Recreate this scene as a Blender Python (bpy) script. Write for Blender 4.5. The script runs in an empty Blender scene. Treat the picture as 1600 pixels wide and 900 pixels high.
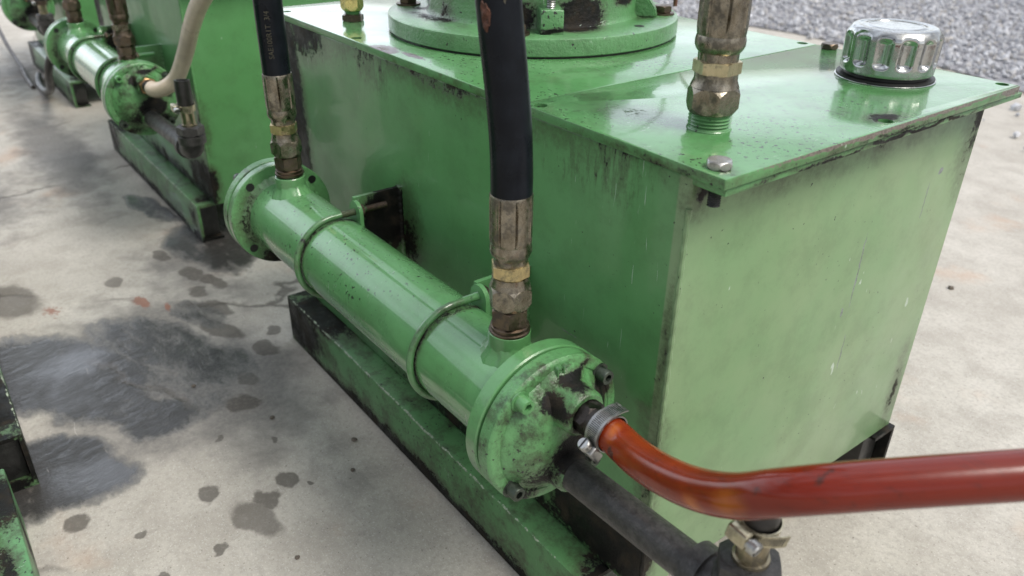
import bpy, bmesh, math, random
import numpy as np
from mathutils import Vector, Matrix, Euler

random.seed(7)
rng = np.random.default_rng(7)
scene = bpy.context.scene
COL = scene.collection
R = math.radians
PI = math.pi

# ------------------------------------------------------------------ camera
cam_d = bpy.data.cameras.new("camera")
cam = bpy.data.objects.new("camera", cam_d)
COL.objects.link(cam)
right = Vector((0.603497, 0.797261, 0.012847))
up = Vector((-0.390881, 0.281762, 0.876255))
fwd = Vector((-0.694984, 0.533839, -0.481677))
cam.matrix_world = Matrix(((right.x, up.x, -fwd.x, 0.27523),
                           (right.y, up.y, -fwd.y, -0.37000),
                           (right.z, up.z, -fwd.z, 0.60008),
                           (0, 0, 0, 1)))
cam_d.sensor_width = 36
cam_d.lens = 27.87
cam_d.clip_start = 0.01
cam_d.clip_end = 300
cam_d.dof.use_dof = True
cam_d.dof.focus_distance = 0.62
cam_d.dof.aperture_fstop = 9.0
scene.camera = cam

# ------------------------------------------------------------------ world, sun
SUN_EL, SUN_AZ = 56.0, 70.0          # azimuth measured from +Y towards +X
world = bpy.data.worlds.new("World")
scene.world = world
world.use_nodes = True
wt = world.node_tree
bg = wt.nodes["Background"]
sky = wt.nodes.new("ShaderNodeTexSky")
sky.sky_type = 'NISHITA'
sky.sun_disc = False
sky.sun_elevation = R(SUN_EL)
sky.sun_rotation = R(SUN_AZ)
sky.air_density = 1.0
sky.dust_density = 3.0
# bright cloud cover: the blue is mostly washed out, with soft cloud banks
hsv = wt.nodes.new("ShaderNodeHueSaturation")
hsv.inputs["Saturation"].default_value = 0.32
wtc = wt.nodes.new("ShaderNodeTexCoord")
wmap = wt.nodes.new("ShaderNodeMapping")
wmap.inputs["Scale"].default_value = (1, 1, 2.6)
wn = wt.nodes.new("ShaderNodeTexNoise")
wn.inputs["Scale"].default_value = 2.3
wn.inputs["Detail"].default_value = 5
wr = wt.nodes.new("ShaderNodeMapRange")
wr.inputs["From Min"].default_value = 0.36
wr.inputs["From Max"].default_value = 0.64
wr.inputs["To Min"].default_value = 0.75
wr.inputs["To Max"].default_value = 1.75
wmul = wt.nodes.new("ShaderNodeVectorMath")
wmul.operation = 'SCALE'
wt.links.new(sky.outputs[0], hsv.inputs["Color"])
wt.links.new(wtc.outputs["Generated"], wmap.inputs[0])
wt.links.new(wmap.outputs[0], wn.inputs["Vector"])
wt.links.new(wn.outputs[0], wr.inputs["Value"])
wt.links.new(hsv.outputs[0], wmul.inputs[0])
wt.links.new(wr.outputs[0], wmul.inputs["Scale"])
# one broad bright bank of cloud beyond the far end of the machines
wdir = Vector((-0.82, 0.22, 0.50)).normalized()
wdot = wt.nodes.new("ShaderNodeVectorMath")
wdot.operation = 'DOT_PRODUCT'
wdot.inputs[1].default_value = wdir
wt.links.new(wtc.outputs["Generated"], wdot.inputs[0])
wbank = wt.nodes.new("ShaderNodeMapRange")
wbank.interpolation_type = 'SMOOTHSTEP'
wbank.inputs["From Min"].default_value = 0.30
wbank.inputs["From Max"].default_value = 1.0
wbank.inputs["To Min"].default_value = 0.85
wbank.inputs["To Max"].default_value = 2.9
wt.links.new(wdot.outputs["Value"], wbank.inputs["Value"])
wmul2 = wt.nodes.new("ShaderNodeVectorMath")
wmul2.operation = 'SCALE'
wt.links.new(wmul.outputs[0], wmul2.inputs[0])
wt.links.new(wbank.outputs[0], wmul2.inputs["Scale"])
wt.links.new(wmul2.outputs[0], bg.inputs["Color"])
bg.inputs["Strength"].default_value = 0.12

sun_d = bpy.data.lights.new("sun", 'SUN')
sun_d.energy = 1.9
sun_d.angle = R(25)
sun_d.color = (1.0, 0.95, 0.87)
sun = bpy.data.objects.new("sun", sun_d)
COL.objects.link(sun)
sdir = Vector((math.sin(R(SUN_AZ)) * math.cos(R(SUN_EL)), math.cos(R(SUN_AZ)) * math.cos(R(SUN_EL)), math.sin(R(SUN_EL))))
sun.rotation_euler = sdir.to_track_quat('Z', 'Y').to_euler()

scene.view_settings.view_transform = 'Standard'
scene.view_settings.look = 'None'
scene.view_settings.gamma = 1
scene.view_settings.exposure = 0.42

# ------------------------------------------------------------------ node helpers
class T:
    """small wrapper round a material's node tree"""
    def __init__(s, name):
        s.m = bpy.data.materials.new(name)
        s.m.use_nodes = True
        s.t = s.m.node_tree
        s.b = s.t.nodes["Principled BSDF"]
        s.tc = s.t.nodes.new("ShaderNodeTexCoord")
        s.P = s.tc.outputs["Object"]
    def put(s, sock, v):
        if isinstance(v, bpy.types.NodeSocket):
            s.t.links.new(v, sock)
        elif isinstance(v, (tuple, list)) and len(v) == 3 and sock.type == 'RGBA':
            sock.default_value = (*v, 1)
        else:
            sock.default_value = v
    def math(s, op, a, b=0.0, clamp=False):
        n = s.t.nodes.new("ShaderNodeMath"); n.operation = op; n.use_clamp = clamp
        s.put(n.inputs[0], a); s.put(n.inputs[1], b)
        return n.outputs[0]
    def vmath(s, op, a, b, out=0):
        n = s.t.nodes.new("ShaderNodeVectorMath"); n.operation = op
        s.put(n.inputs[0], a); s.put(n.inputs[1], b)
        return n.outputs["Value"] if op in ('LENGTH', 'DOT_PRODUCT', 'DISTANCE') else n.outputs[0]
    def mr(s, v, a, b, c=0.0, d=1.0, smooth=True):
        n = s.t.nodes.new("ShaderNodeMapRange")
        n.interpolation_type = 'SMOOTHSTEP' if smooth else 'LINEAR'
        s.put(n.inputs["Value"], v)
        for k, x in (("From Min", a), ("From Max", b), ("To Min", c), ("To Max", d)):
            s.put(n.inputs[k], x)
        return n.outputs[0]
    def mapping(s, v, loc=(0, 0, 0), rot=(0, 0, 0), scale=(1, 1, 1), kind='POINT'):
        n = s.t.nodes.new("ShaderNodeMapping"); n.vector_type = kind
        s.put(n.inputs[0], v)
        n.inputs["Location"].default_value = loc
        n.inputs["Rotation"].default_value = rot
        n.inputs["Scale"].default_value = scale
        return n.outputs[0]
    def noise(s, scale, detail=4, rough=0.55, vec=None, dist=0.0, color=False):
        n = s.t.nodes.new("ShaderNodeTexNoise")
        s.put(n.inputs["Vector"], vec if vec is not None else s.P)
        n.inputs["Scale"].default_value = scale
        n.inputs["Detail"].default_value = detail
        n.inputs["Roughness"].default_value = rough
        n.inputs["Distortion"].default_value = dist
        return n.outputs[1] if color else n.outputs[0]
    def voronoi(s, scale, vec=None, feature='F1', out="Distance", rand=1.0):
        n = s.t.nodes.new("ShaderNodeTexVoronoi"); n.feature = feature
        s.put(n.inputs["Vector"], vec if vec is not None else s.P)
        n.inputs["Scale"].default_value = scale
        n.inputs["Randomness"].default_value = rand
        return n.outputs[out]
    def mix(s, f, a, b):
        n = s.t.nodes.new("ShaderNodeMix"); n.data_type = 'RGBA'
        s.put(n.inputs[0], f); s.put(n.inputs[6], a); s.put(n.inputs[7], b)
        return n.outputs[2]
    def mixf(s, f, a, b):
        n = s.t.nodes.new("ShaderNodeMix"); n.data_type = 'FLOAT'
        s.put(n.inputs[0], f); s.put(n.inputs[2], a); s.put(n.inputs[3], b)
        return n.outputs[0]
    def bump(s, h, strength, dist, normal=None):
        n = s.t.nodes.new("ShaderNodeBump")
        n.inputs["Strength"].default_value = strength
        n.inputs["Distance"].default_value = dist
        s.put(n.inputs["Height"], h)
        if normal is not None:
            s.put(n.inputs["Normal"], normal)
        return n.outputs[0]
    def xyz(s, v=None):
        n = s.t.nodes.new("ShaderNodeSeparateXYZ")
        s.put(n.inputs[0], v if v is not None else s.P)
        return n.outputs
    def warp(s, amount, scale, detail=3, vec=None):
        v = vec if vec is not None else s.P
        c = s.noise(scale, detail, vec=v, color=True)
        o = s.vmath('SUBTRACT', c, (0.5, 0.5, 0.5))
        n = s.t.nodes.new("ShaderNodeVectorMath"); n.operation = 'SCALE'
        s.put(n.inputs[0], o); n.inputs["Scale"].default_value = amount
        return s.vmath('ADD', v, n.outputs[0])
    def blob(s, P, c, r, strength=1.0):
        """1 at the centre, 0 at the rim of an ellipsoid"""
        rr = r if isinstance(r, tuple) else (r, r, r)
        d = s.vmath('MULTIPLY', s.vmath('SUBTRACT', P, c), tuple(1 / x for x in rr))
        return s.mr(s.vmath('LENGTH', d, (0, 0, 0)), 0.0, 1.0, strength, 0.0, smooth=False)
    def maxall(s, vals):
        out = vals[0]
        for v in vals[1:]:
            out = s.math('MAXIMUM', out, v)
        return out
    def set(s, **kw):
        for k, v in kw.items():
            s.put(s.b.inputs[k.replace("_", " ")], v)
        return s.m

GREEN = (0.082, 0.232, 0.080)
GREEN2 = (0.106, 0.266, 0.106)
GRIME = (0.012, 0.011, 0.009)

def paint(name, grime=(), worn=(), streaks=None, base=GREEN, base2=GREEN2, rough=0.24, chips=0.72,
          wave=0.0, dust=0.0, amp=1.1, cast=0.0, wear_col=(0.13, 0.12, 0.10), film=0.0, painted_haze=None, coat=0.7, fine=150, haze_max=0.42, peel=0.05, film_col=(0.045, 0.06, 0.03)):
    """glossy green machine enamel: faded patches, chips, oily grime in the given places, bare worn places"""
    t = T(name)
    col = t.mix(t.mr(t.noise(5.5, 4), 0.35, 0.68), base, base2)
    col = t.mix(t.math('MULTIPLY', t.mr(t.noise(38, 5, 0.65), 0.5, 0.75), 0.35), col, (0.066, 0.185, 0.066))
    if dust:
        dn = t.mr(t.noise(14, 6, 0.7), 0.35, 0.8)
        col = t.mix(t.math('MULTIPLY', dn, dust), col, (0.30, 0.36, 0.24))
    if painted_haze:  # pale reflected haze mixed straight into the paint colour
        dv = t.maxall([t.blob(t.P, c, r, st) for (c, r, st) in painted_haze])
        dv = t.math('MULTIPLY', t.mr(dv, 0.0, 0.15), t.mr(t.noise(7, 5, 0.6), 0.25, 0.75, haze_max * 0.55, haze_max))
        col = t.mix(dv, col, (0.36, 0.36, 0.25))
    # thin oily film, brownish, in broad patches
    thick = None
    if film:
        fm = t.math('MULTIPLY', t.mr(t.noise(fine * 0.13, 8, 0.78), 0.44, 0.66), film)
        col = t.mix(fm, col, film_col)
    rgh = t.mixf(t.mr(t.noise(26, 5), 0.35, 0.7), rough, rough + 0.10)
    n_fine = t.noise(fine, 8, 0.80)
    n_mid = t.noise(30, 7, 0.70)
    fields = []
    if grime:
        wp = t.warp(0.018, 30)
        fields += [t.blob(wp, c, r, s) for (c, r, s) in grime]
    if streaks:
        for (ztop, length, s) in streaks:
            z = t.xyz()[2]
            h = t.mr(z, ztop - length, ztop, 0.0, s, smooth=False)
            sn = t.noise(1.0, 7, 0.75, vec=t.mapping(t.P, scale=(170, 170, 30)))
            sn2 = t.noise(1.0, 3, 0.5, vec=t.mapping(t.P, scale=(13, 13, 3.0)))
            h = t.math('MULTIPLY', h, t.mr(t.xyz()[0], -0.0165, -0.0150, 1.0, 0.62))
            fields.append(t.math('MULTIPLY', h, t.mr(t.math('ADD', t.math('MULTIPLY', sn, 0.55), t.math('MULTIPLY', sn2, 0.65)), 0.50, 0.78)))
    if fields:
        f = t.maxall(fields)
        nn = t.math('ADD', t.math('MULTIPLY', n_fine, 0.55), t.math('MULTIPLY', n_mid, 0.45))
        thin_brown = (0.040, 0.038, 0.020)
        g = t.math('ADD', f, t.math('MULTIPLY', t.math('SUBTRACT', nn, 0.5), amp))
        thick = t.math('MULTIPLY', t.mr(g, 0.42, 0.52), t.mr(f, 0.02, 0.14))
        thin = t.math('MULTIPLY', t.mr(g, 0.10, 0.50, 0, 0.62), t.mr(f, 0.02, 0.3))
        col = t.mix(thin, col, thin_brown)
        gcol = t.mix(t.mr(t.noise(60, 4), 0.45, 0.75), (0.005, 0.005, 0.0045), (0.026, 0.020, 0.013))
        col = t.mix(thick, col, gcol)
        rgh = t.mixf(thick, rgh, t.mr(n_mid, 0.35, 0.65, 0.28, 0.75))
    if worn:
        wp2 = t.warp(0.006, 90)
        wv = t.maxall([t.blob(wp2, c, r, s) for (c, r, s) in worn])
        wv = t.math('ADD', wv, t.math('MULTIPLY', t.math('SUBTRACT', n_fine, 0.5), 1.3))
        wm = t.mr(wv, 0.42, 0.52)
        col = t.mix(wm, col, t.mix(t.mr(n_fine, 0.4, 0.6), wear_col, tuple(x * 2.2 for x in wear_col)))
        rgh = t.mixf(wm, rgh, 0.55)
    # small chips and specks
    cv = t.noise(260, 2, 0.5)
    cm = t.mr(cv, chips, chips + 0.025)
    cm = t.math('MULTIPLY', cm, t.mr(t.noise(9, 2), 0.42, 0.56))
    col = t.mix(cm, col, (0.02, 0.022, 0.018))
    # pale scratches
    sc = t.noise(1.0, 2, vec=t.mapping(t.warp(0.01, 12), rot=(0.3, 0.5, 0.9), scale=(800, 110, 34)))
    sm = t.math('MULTIPLY', t.mr(sc, 0.715, 0.74), t.mr(t.noise(7, 2, vec=t.mapping(t.P, loc=(3, 1, 2))), 0.5, 0.6))
    col = t.mix(t.math('MULTIPLY', sm, 0.8), col, (0.42, 0.50, 0.43))
    h = t.math('ADD', t.math('MULTIPLY', t.noise(330, 2), 0.5), t.math('MULTIPLY', t.noise(70, 3), 1.0))
    nrm = t.bump(h, peel + cast * 0.5, 0.0006 + 0.001 * cast)
    if cast:
        nrm = t.bump(t.noise(420, 4, 0.7), 0.55 * cast, 0.0012, nrm)
    if wave:
        nrm = t.bump(t.noise(4.2, 2, 0.4), wave, 0.02, nrm)
    if fields:
        nrm = t.bump(t.math('MULTIPLY', thick, n_fine), 0.5, 0.001, nrm)
    if thick is None:
        t.set(Base_Color=col, Roughness=rgh, Normal=nrm, Specular_IOR_Level=0.3)
        t.b.inputs["Coat Weight"].default_value = coat
    else:
        t.set(Base_Color=col, Roughness=rgh, Normal=nrm, Specular_IOR_Level=t.mixf(thick, 0.3, 0.22), Coat_Weight=t.mixf(thick, coat, 0.0))
    t.put(t.b.inputs["Coat Roughness"], t.mr(t.noise(19, 5), 0.35, 0.7, 0.03, 0.12))
    t.put(t.b.inputs["Coat Normal"], nrm)
    return t.m

def metal(name, base, rough=0.35, dirt=0.5, dirt_col=(0.035, 0.028, 0.018), metallic=1.0, scale=60, base2=None, bumps=0.2):
    t = T(name)
    n = t.noise(scale * 1.6, 7, 0.75)
    n2 = t.noise(1.0, 5, 0.65, vec=t.mapping(t.P, scale=(scale * 2.6, scale * 2.6, scale * 1.4)))
    col = t.mix(t.mr(n2, 0.35, 0.7), base, base2 or tuple(x * 0.75 for x in base))
    d = t.math('MULTIPLY', t.mr(n, 0.49, 0.62), dirt)
    col = t.mix(d, col, dirt_col)
    t.set(Base_Color=col, Metallic=t.math('MULTIPLY', t.math('SUBTRACT', 1.0, d), metallic),
          Roughness=t.mixf(t.mr(n, 0.4, 0.7), rough, min(rough + 0.25, 0.9)),
          Normal=t.bump(t.noise(scale * 6, 3), bumps, 0.0008))
    return t.m

def plain(name, base, rough=0.5, bumps=0.3, scale=120, var=0.5, spec=0.5):
    t = T(name)
    n = t.noise(scale, 6, 0.65)
    col = t.mix(t.mr(n, 0.35, 0.7), base, tuple(x * (1 + var) for x in base))
    t.set(Base_Color=col, Roughness=t.mr(t.noise(scale * 0.4, 4), 0.3, 0.7, rough - 0.08, rough + 0.1),
          Normal=t.bump(t.noise(scale * 3, 4), bumps, 0.0008), Specular_IOR_Level=spec)
    return t.m

# ------------------------------------------------------------------ mesh helpers
def finish(name, bm, mat, parent=None, smooth=35, loc=None):
    bmesh.ops.recalc_face_normals(bm, faces=bm.faces)
    me = bpy.data.meshes.new(name)
    bm.to_mesh(me); bm.free()
    if smooth:
        me.polygons.foreach_set("use_smooth", [True] * len(me.polygons))
        me.set_sharp_from_angle(angle=R(smooth))
    me.materials.append(mat)
    o = bpy.data.objects.new(name, me)
    COL.objects.link(o)
    if parent is not None:
        o.parent = parent
    if loc:
        o.location = loc
    return o

def empty(name, loc, label, cat, group=None, rot=(0, 0, 0)):
    o = bpy.data.objects.new(name, None)
    o.empty_display_size = 0.02
    COL.objects.link(o)
    o.location = loc; o.rotation_euler = rot
    o["label"] = label; o["category"] = cat
    if group:
        o["group"] = group
    return o

def tag(o, label, cat, group=None, kind=None):
    if label: o["label"] = label
    if cat: o["category"] = cat
    if group: o["group"] = group
    if kind: o["kind"] = kind
    return o

def copy_tree(o, parent=None):
    c = o.copy(); COL.objects.link(c)
    if parent is not None:
        c.parent = parent
    for ch in [x for x in bpy.data.objects if x.parent == o]:
        copy_tree(ch, c)
    return c

def box(bm, lo, hi, bev=0.0, seg=2):
    lo, hi = Vector(lo), Vector(hi)
    r = bmesh.ops.create_cube(bm, size=1.0)
    bmesh.ops.scale(bm, vec=hi - lo, verts=r['verts'])
    bmesh.ops.translate(bm, vec=(lo + hi) / 2, verts=r['verts'])
    if bev:
        es = list({e for v in r['verts'] for e in v.link_edges})
        bmesh.ops.bevel(bm, geom=es, offset=bev, segments=seg, affect='EDGES', profile=0.5)

AX = {'Z': Matrix.Identity(3), 'X': Matrix(((0, 0, 1), (0, 1, 0), (-1, 0, 0))), 'Y': Matrix(((1, 0, 0), (0, 0, 1), (0, -1, 0)))}

def lathe(bm, prof, c=(0, 0, 0), axis='Z', seg=32, rot=None, rad=None):
    """profile of (radius, height) turned about an axis through c; rad(r,h,angle) may shape the radius"""
    M = rot if rot is not None else AX[axis]
    c = Vector(c)
    rings = []
    for (r, h) in prof:
        if r <= 1e-7:
            rings.append([bm.verts.new(c + M @ Vector((0, 0, h)))])
        else:
            ring = []
            for i in range(seg):
                a = 2 * PI * i / seg
                q = rad(r, h, a) if rad else r
                ring.append(bm.verts.new(c + M @ Vector((q * math.cos(a), q * math.sin(a), h))))
            rings.append(ring)
    for A, B in zip(rings, rings[1:]):
        if len(A) == 1 and len(B) == 1:
            continue
        for i in range(seg):
            j = (i + 1) % seg
            if len(A) == 1: bm.faces.new((A[0], B[i], B[j]))
            elif len(B) == 1: bm.faces.new((A[i], A[j], B[0]))
            else: bm.faces.new((A[i], A[j], B[j], B[i]))

def hexnut(bm, rc, h0, h1, c=(0, 0, 0), axis='Z', turn=0.0, hole=0.0, rot=None, cham=0.16):
    """hexagonal prism with the turned chamfer of a real nut; rc = radius across corners"""
    M = rot if rot is not None else AX[axis]
    c = Vector(c)
    N = 48
    fl = rc * math.cos(PI / 6)
    def hexr(a):
        b = ((a - turn) % (PI / 3)) - PI / 6
        return fl / math.cos(b)
    drop = (h1 - h0) * cham
    def ring(fr, hh):
        out = []
        for i in range(N):
            a = 2 * PI * i / N + turn
            out.append(bm.verts.new(c + M @ Vector((fr(a) * math.cos(a), fr(a) * math.sin(a), hh(a)))))
        return out
    def k(a):   # 0 on the flats, 1 at the corners
        return (hexr(a) - fl) / (rc - fl)
    rings = [ring(lambda a: hole if hole else 0.0005, lambda a: h0),
             ring(lambda a: fl * 0.97, lambda a: h0),
             ring(hexr, lambda a: h0 + drop * (0.12 + k(a))),
             ring(hexr, lambda a: h1 - drop * (0.12 + k(a))),
             ring(lambda a: fl * 0.97, lambda a: h1),
             ring(lambda a: hole if hole else 0.0005, lambda a: h1)]
    for A, B in zip(rings, rings[1:]):
        for i in range(N):
            j = (i + 1) % N
            bm.faces.new((A[i], A[j], B[j], B[i]))
    if not hole:
        bm.faces.new(rings[0]); bm.faces.new(rings[-1])

def smooth_path(pts, n=10):
    P = [Vector(p) for p in pts]
    P = [P[0] * 2 - P[1]] + P + [P[-1] * 2 - P[-2]]
    out = []
    for i in range(1, len(P) - 2):
        for k in range(n):
            t = k / n
            a, b, c, d = P[i - 1], P[i], P[i + 1], P[i + 2]
            out.append(0.5 * ((2 * b) + (c - a) * t + (2 * a - 5 * b + 4 * c - d) * t * t + (3 * b - a - 3 * c + d) * t ** 3))
    out.append(P[-2])
    return out

def frames(path):
    """rotation-minimising frames along a path"""
    T_ = [(path[min(i + 1, len(path) - 1)] - path[max(i - 1, 0)]).normalized() for i in range(len(path))]
    n = T_[0].orthogonal().normalized()
    out = []
    for i, t in enumerate(T_):
        n = (n - t * n.dot(t)).normalized()
        out.append((t, n, t.cross(n)))
    return out

def tube(bm, pts, r, seg=16, n=10, smooth=True, cap=True, hollow=0.0):
    path = smooth_path(pts, n) if smooth else [Vector(p) for p in pts]
    fr = frames(path)
    rings = []
    for i, (p, (t, a, b)) in enumerate(zip(path, fr)):
        q = r(i / (len(path) - 1)) if callable(r) else r
        rings.append([bm.verts.new(p + (a * math.cos(2 * PI * k / seg) + b * math.sin(2 * PI * k / seg)) * q) for k in range(seg)])
    for A, B in zip(rings, rings[1:]):
        for i in range(seg):
            j = (i + 1) % seg
            bm.faces.new((A[i], A[j], B[j], B[i]))
    if cap:
        for ring, sgn in ((rings[0], -1), (rings[-1], 1)):
            if hollow:
                c = sum((v.co for v in ring), Vector()) / seg
                t = fr[0][0] if sgn < 0 else fr[-1][0]
                inn = [bm.verts.new(c + (v.co - c) * hollow) for v in ring]
                deep = [bm.verts.new(v.co - t * sgn * 0.006) for v in inn]
                for i in range(seg):
                    j = (i + 1) % seg
                    bm.faces.new((ring[i], ring[j], inn[j], inn[i]))
                    bm.faces.new((inn[i], inn[j], deep[j], deep[i]))
                bm.faces.new(deep)
            else:
                bm.faces.new(ring)
    return path, fr

def bool_cut(o, cutter_bm):
    me = bpy.data.meshes.new("cut"); cutter_bm.to_mesh(me); cutter_bm.free()
    c = bpy.data.objects.new("cut", me); COL.objects.link(c)
    c.matrix_world = Matrix.Identity(4)
    md = o.modifiers.new("cut", 'BOOLEAN'); md.operation = 'DIFFERENCE'; md.object = c; md.solver = 'EXACT'
    bpy.context.view_layer.update()
    dg = bpy.context.evaluated_depsgraph_get()
    new = bpy.data.meshes.new_from_object(o.evaluated_get(dg))
    o.modifiers.clear()
    old = o.data; o.data = new
    bpy.data.objects.remove(c); bpy.data.meshes.remove(me); bpy.data.meshes.remove(old)

def text_mesh(txt, size, extrude=0.0):
    cu = bpy.data.curves.new("t", 'FONT'); cu.body = txt; cu.size = size; cu.extrude = extrude
    cu.resolution_u = 3
    o = bpy.data.objects.new("t", cu); COL.objects.link(o)
    bpy.context.view_layer.update()
    me = bpy.data.meshes.new_from_object(o.evaluated_get(bpy.context.evaluated_depsgraph_get()))
    bpy.data.objects.remove(o)
    return me

# ------------------------------------------------------------------ materials
M = {}
M['zinc'] = metal('dirty_zinc_steel', (0.27, 0.245, 0.195), 0.24, 0.80, base2=(0.15, 0.13, 0.095))
M['brass'] = metal('yellow_passivated_steel', (0.56, 0.46, 0.24), 0.28, 0.6, base2=(0.38, 0.31, 0.17))
M['darksteel'] = metal('oily_dark_steel', (0.15, 0.115, 0.085), 0.35, 0.7, dirt_col=(0.02, 0.014, 0.01))
M['steel'] = metal('bare_steel', (0.50, 0.50, 0.48), 0.32, 0.6)
M['blacksteel'] = metal('black_oxide_steel', (0.11, 0.11, 0.11), 0.42, 0.6, dirt_col=(0.012, 0.012, 0.011))
M['chrome'] = metal('chrome', (0.44, 0.45, 0.44), 0.08, 0.30, scale=60, base2=(0.42, 0.43, 0.42), bumps=0.05)
M['rubber'] = plain('black_rubber', (0.0050, 0.0062, 0.0085), 0.30, 0.10, 60, 0.6, spec=0.13)
M['blackiron'] = plain('black_iron_pipe', (0.022, 0.021, 0.020), 0.42, 0.6, 190, 1.3)
M['gasket'] = plain('black_gasket', (0.006, 0.006, 0.006), 0.5, 0.2)
M['braid'] = plain('rusty_braid', (0.050, 0.017, 0.008), 0.7, 0.8, 300, 0.8)
M['print'] = plain('faded_hose_print', (0.040, 0.036, 0.022), 0.6, 0.2)
M['brownwire'] = plain('brown_cable', (0.09, 0.035, 0.02), 0.5, 0.2)

M['gravelstone'] = plain('stone_chip', (0.09, 0.075, 0.06), 0.8, 0.3)

# ------------------------------------------------------------------ ground
def ground_material():
    t = T('stained_concrete')
    P = t.P
    n_big = t.noise(2.6, 5, 0.6)
    n_mid = t.noise(14, 7, 0.66)
    n_fine = t.noise(160, 6, 0.75)
    grain = t.noise(520, 3, 0.7)
    col = t.mix(t.mr(n_big, 0.32, 0.68), (0.385, 0.358, 0.312), (0.485, 0.458, 0.408))
    col = t.mix(t.mr(n_mid, 0.38, 0.68, 0, 0.60), col, (0.285, 0.262, 0.228))
    col = t.mix(t.mr(n_fine, 0.44, 0.66, 0, 0.62), col, (0.29, 0.27, 0.24))
    col = t.mix(t.mr(t.noise(260, 4, 0.7, vec=t.mapping(P, loc=(2, 5, 0))), 0.55, 0.72, 0, 0.5), col, (0.58, 0.56, 0.515))
    col = t.mix(t.mr(grain, 0.58, 0.70, 0, 0.7), col, (0.68, 0.66, 0.61))
    col = t.mix(t.mr(t.noise(330, 2), 0.66, 0.72, 0, 0.75), col, (0.13, 0.12, 0.10))
    rgh = t.mr(n_mid, 0.3, 0.7, 0.62, 0.85)
    # faint rust bloom and pinkish traces
    rb = t.math('MULTIPLY', t.mr(t.noise(6, 5, vec=t.mapping(P, loc=(4, 2, 0))), 0.56, 0.72), 0.45)
    col = t.mix(rb, col, (0.40, 0.25, 0.16))
    pw = t.warp(0.075, 9, 8)
    pw2 = t.warp(0.034, 30, 9)
    n_gap = t.noise(1.0, 7, 0.72, vec=t.mapping(P, rot=(0, 0, R(-30)), scale=(20, 42, 1)))
    # broad oil-darkened areas (old stains soaked into the slab)
    soak = [((-0.70, -0.22, 0), (0.30, 0.20, 1), 1.0), ((-0.60, -0.15, 0), (0.26, 0.16, 1), 0.85),
            ((-0.92, -0.10, 0), (0.28, 0.10, 1), 0.7), ((-1.7, -0.15, 0), (0.60, 0.10, 1), 0.95),
            ((-1.45, -0.30, 0), (0.35, 0.13, 1), 0.6), ((-0.40, -0.12, 0), (0.3, 0.09, 1), 0.30), ((-2.5, -0.1, 0), (0.5, 0.18, 1), 0.6)]
    s = t.maxall([t.blob(pw, *b) for b in soak])
    s = t.math('ADD', s, t.math('MULTIPLY', t.math('SUBTRACT', n_mid, 0.5), 1.0))
    sm = t.mr(s, 0.12, 0.62)
    col = t.mix(t.math('MULTIPLY', sm, 0.80), col, t.mix(t.mr(n_fine, 0.4, 0.65), (0.115, 0.110, 0.105), (0.19, 0.18, 0.165)))
    # individual dark spots
    spots = [((-0.354, -0.212), .030, .017, 15, .75), ((-0.374, -0.192), .017, .011, 10, .95), ((-0.390, -0.166), .013, .010, 20, .95),
             ((-0.419, -0.238), .013, .010, 0, .95), ((-0.455, -0.357), .012, .010, 0, .9), ((-0.653, -0.081), .022, .014, 10, .9),
             ((-0.735, -0.115), .040, .015, 25, .95), ((-0.80, -0.095), .028, .014, 20, .85), ((-0.549, -0.152), .018, .014, 30, .9),
             ((-0.885, -0.075), .030, .012, 20, .95), ((-0.865, -0.105), .02, .012, 20, .8), ((-0.93, -0.095), .025, .013, 0, .8),
             ((-0.60, -0.130), .020, .012, 0, .7), ((-1.0, -0.345), .06, .035, 20, .8), ((-0.575, -0.340), .028, .020, 20, .85),
             ((-0.40, -0.31), .006, .005, 0, .8), ((-0.335, -0.255), .006, .005, 0, .9), ((-0.37, -0.145), .004, .003, 0, .9),
             ((-0.46, -0.15), .006, .004, 0, .8), ((-0.33, -0.31), .008, .006, 0, .9), ((-0.50, -0.20), .006, .004, 0, .7),
             ((0.05, 0.50), .006, .004, 0, .9), ((-0.35, 0.95), .03, .008, 40, .7), ((-0.5, 1.25), .04, .012, 40, .6),
             ((-1.02, -0.115), .022, .010, 0, .8), ((-0.69, -0.055), .012, .008, 0, .8), ((-0.97, -0.20), .02, .01, 0, .7)]
    fs = []
    for (c, rx, ry, ang, st) in spots:
        v = t.mapping(pw2, loc=(c[0], c[1], 0), rot=(0, 0, R(ang)), scale=(rx * 1.25, ry * 1.25, 1), kind='TEXTURE')
        fs.append(t.mr(t.vmath('LENGTH', v, (0, 0, 0)), 0.70, 1.0, min(1.0, st * 1.15), 0.0))
    sp = t.maxall(fs)
    sp = t.math('MULTIPLY', sp, t.mr(n_fine, 0.30, 0.62, 0.75, 1.0))
    col = t.mix(t.math('MULTIPLY', sp, 0.85), col, t.mix(t.mr(n_fine, 0.42, 0.66), (0.052, 0.044, 0.036), (0.115, 0.102, 0.086)))
    # wet glossy oil: two bright pools, the trail between them, the leak under the next unit
    wet = [((-0.740, -0.315), .160, .085, 28, 1.15), ((-0.600, -0.250), .070, .042, 30, 1.0), ((-0.548, -0.350), .095, .052, 35, 1.15),
           ((-0.745, -0.195), .13, .060, 30, .85), ((-0.67, -0.155), .08, .05, 20, .75), ((-0.63, -0.22), .10, .06, 30, .55), ((-0.80, -0.12), .07, .03, 20, .6), ((-1.02, -0.02), .13, .085, 10, 1.0),
           ((-1.24, -0.070), .10, .028, 5, .9), ((-0.545, -0.40), .07, .045, 10, 1.0)]
    fw = []
    for (c, rx, ry, ang, st) in wet:
        v = t.mapping(pw, loc=(c[0], c[1], 0), rot=(0, 0, R(ang)), scale=(rx * 1.15, ry * 1.15, 1), kind='TEXTURE')
        fw.append(t.mr(t.vmath('LENGTH', v, (0, 0, 0)), 0.55, 1.0, st, 0.0))
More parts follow.
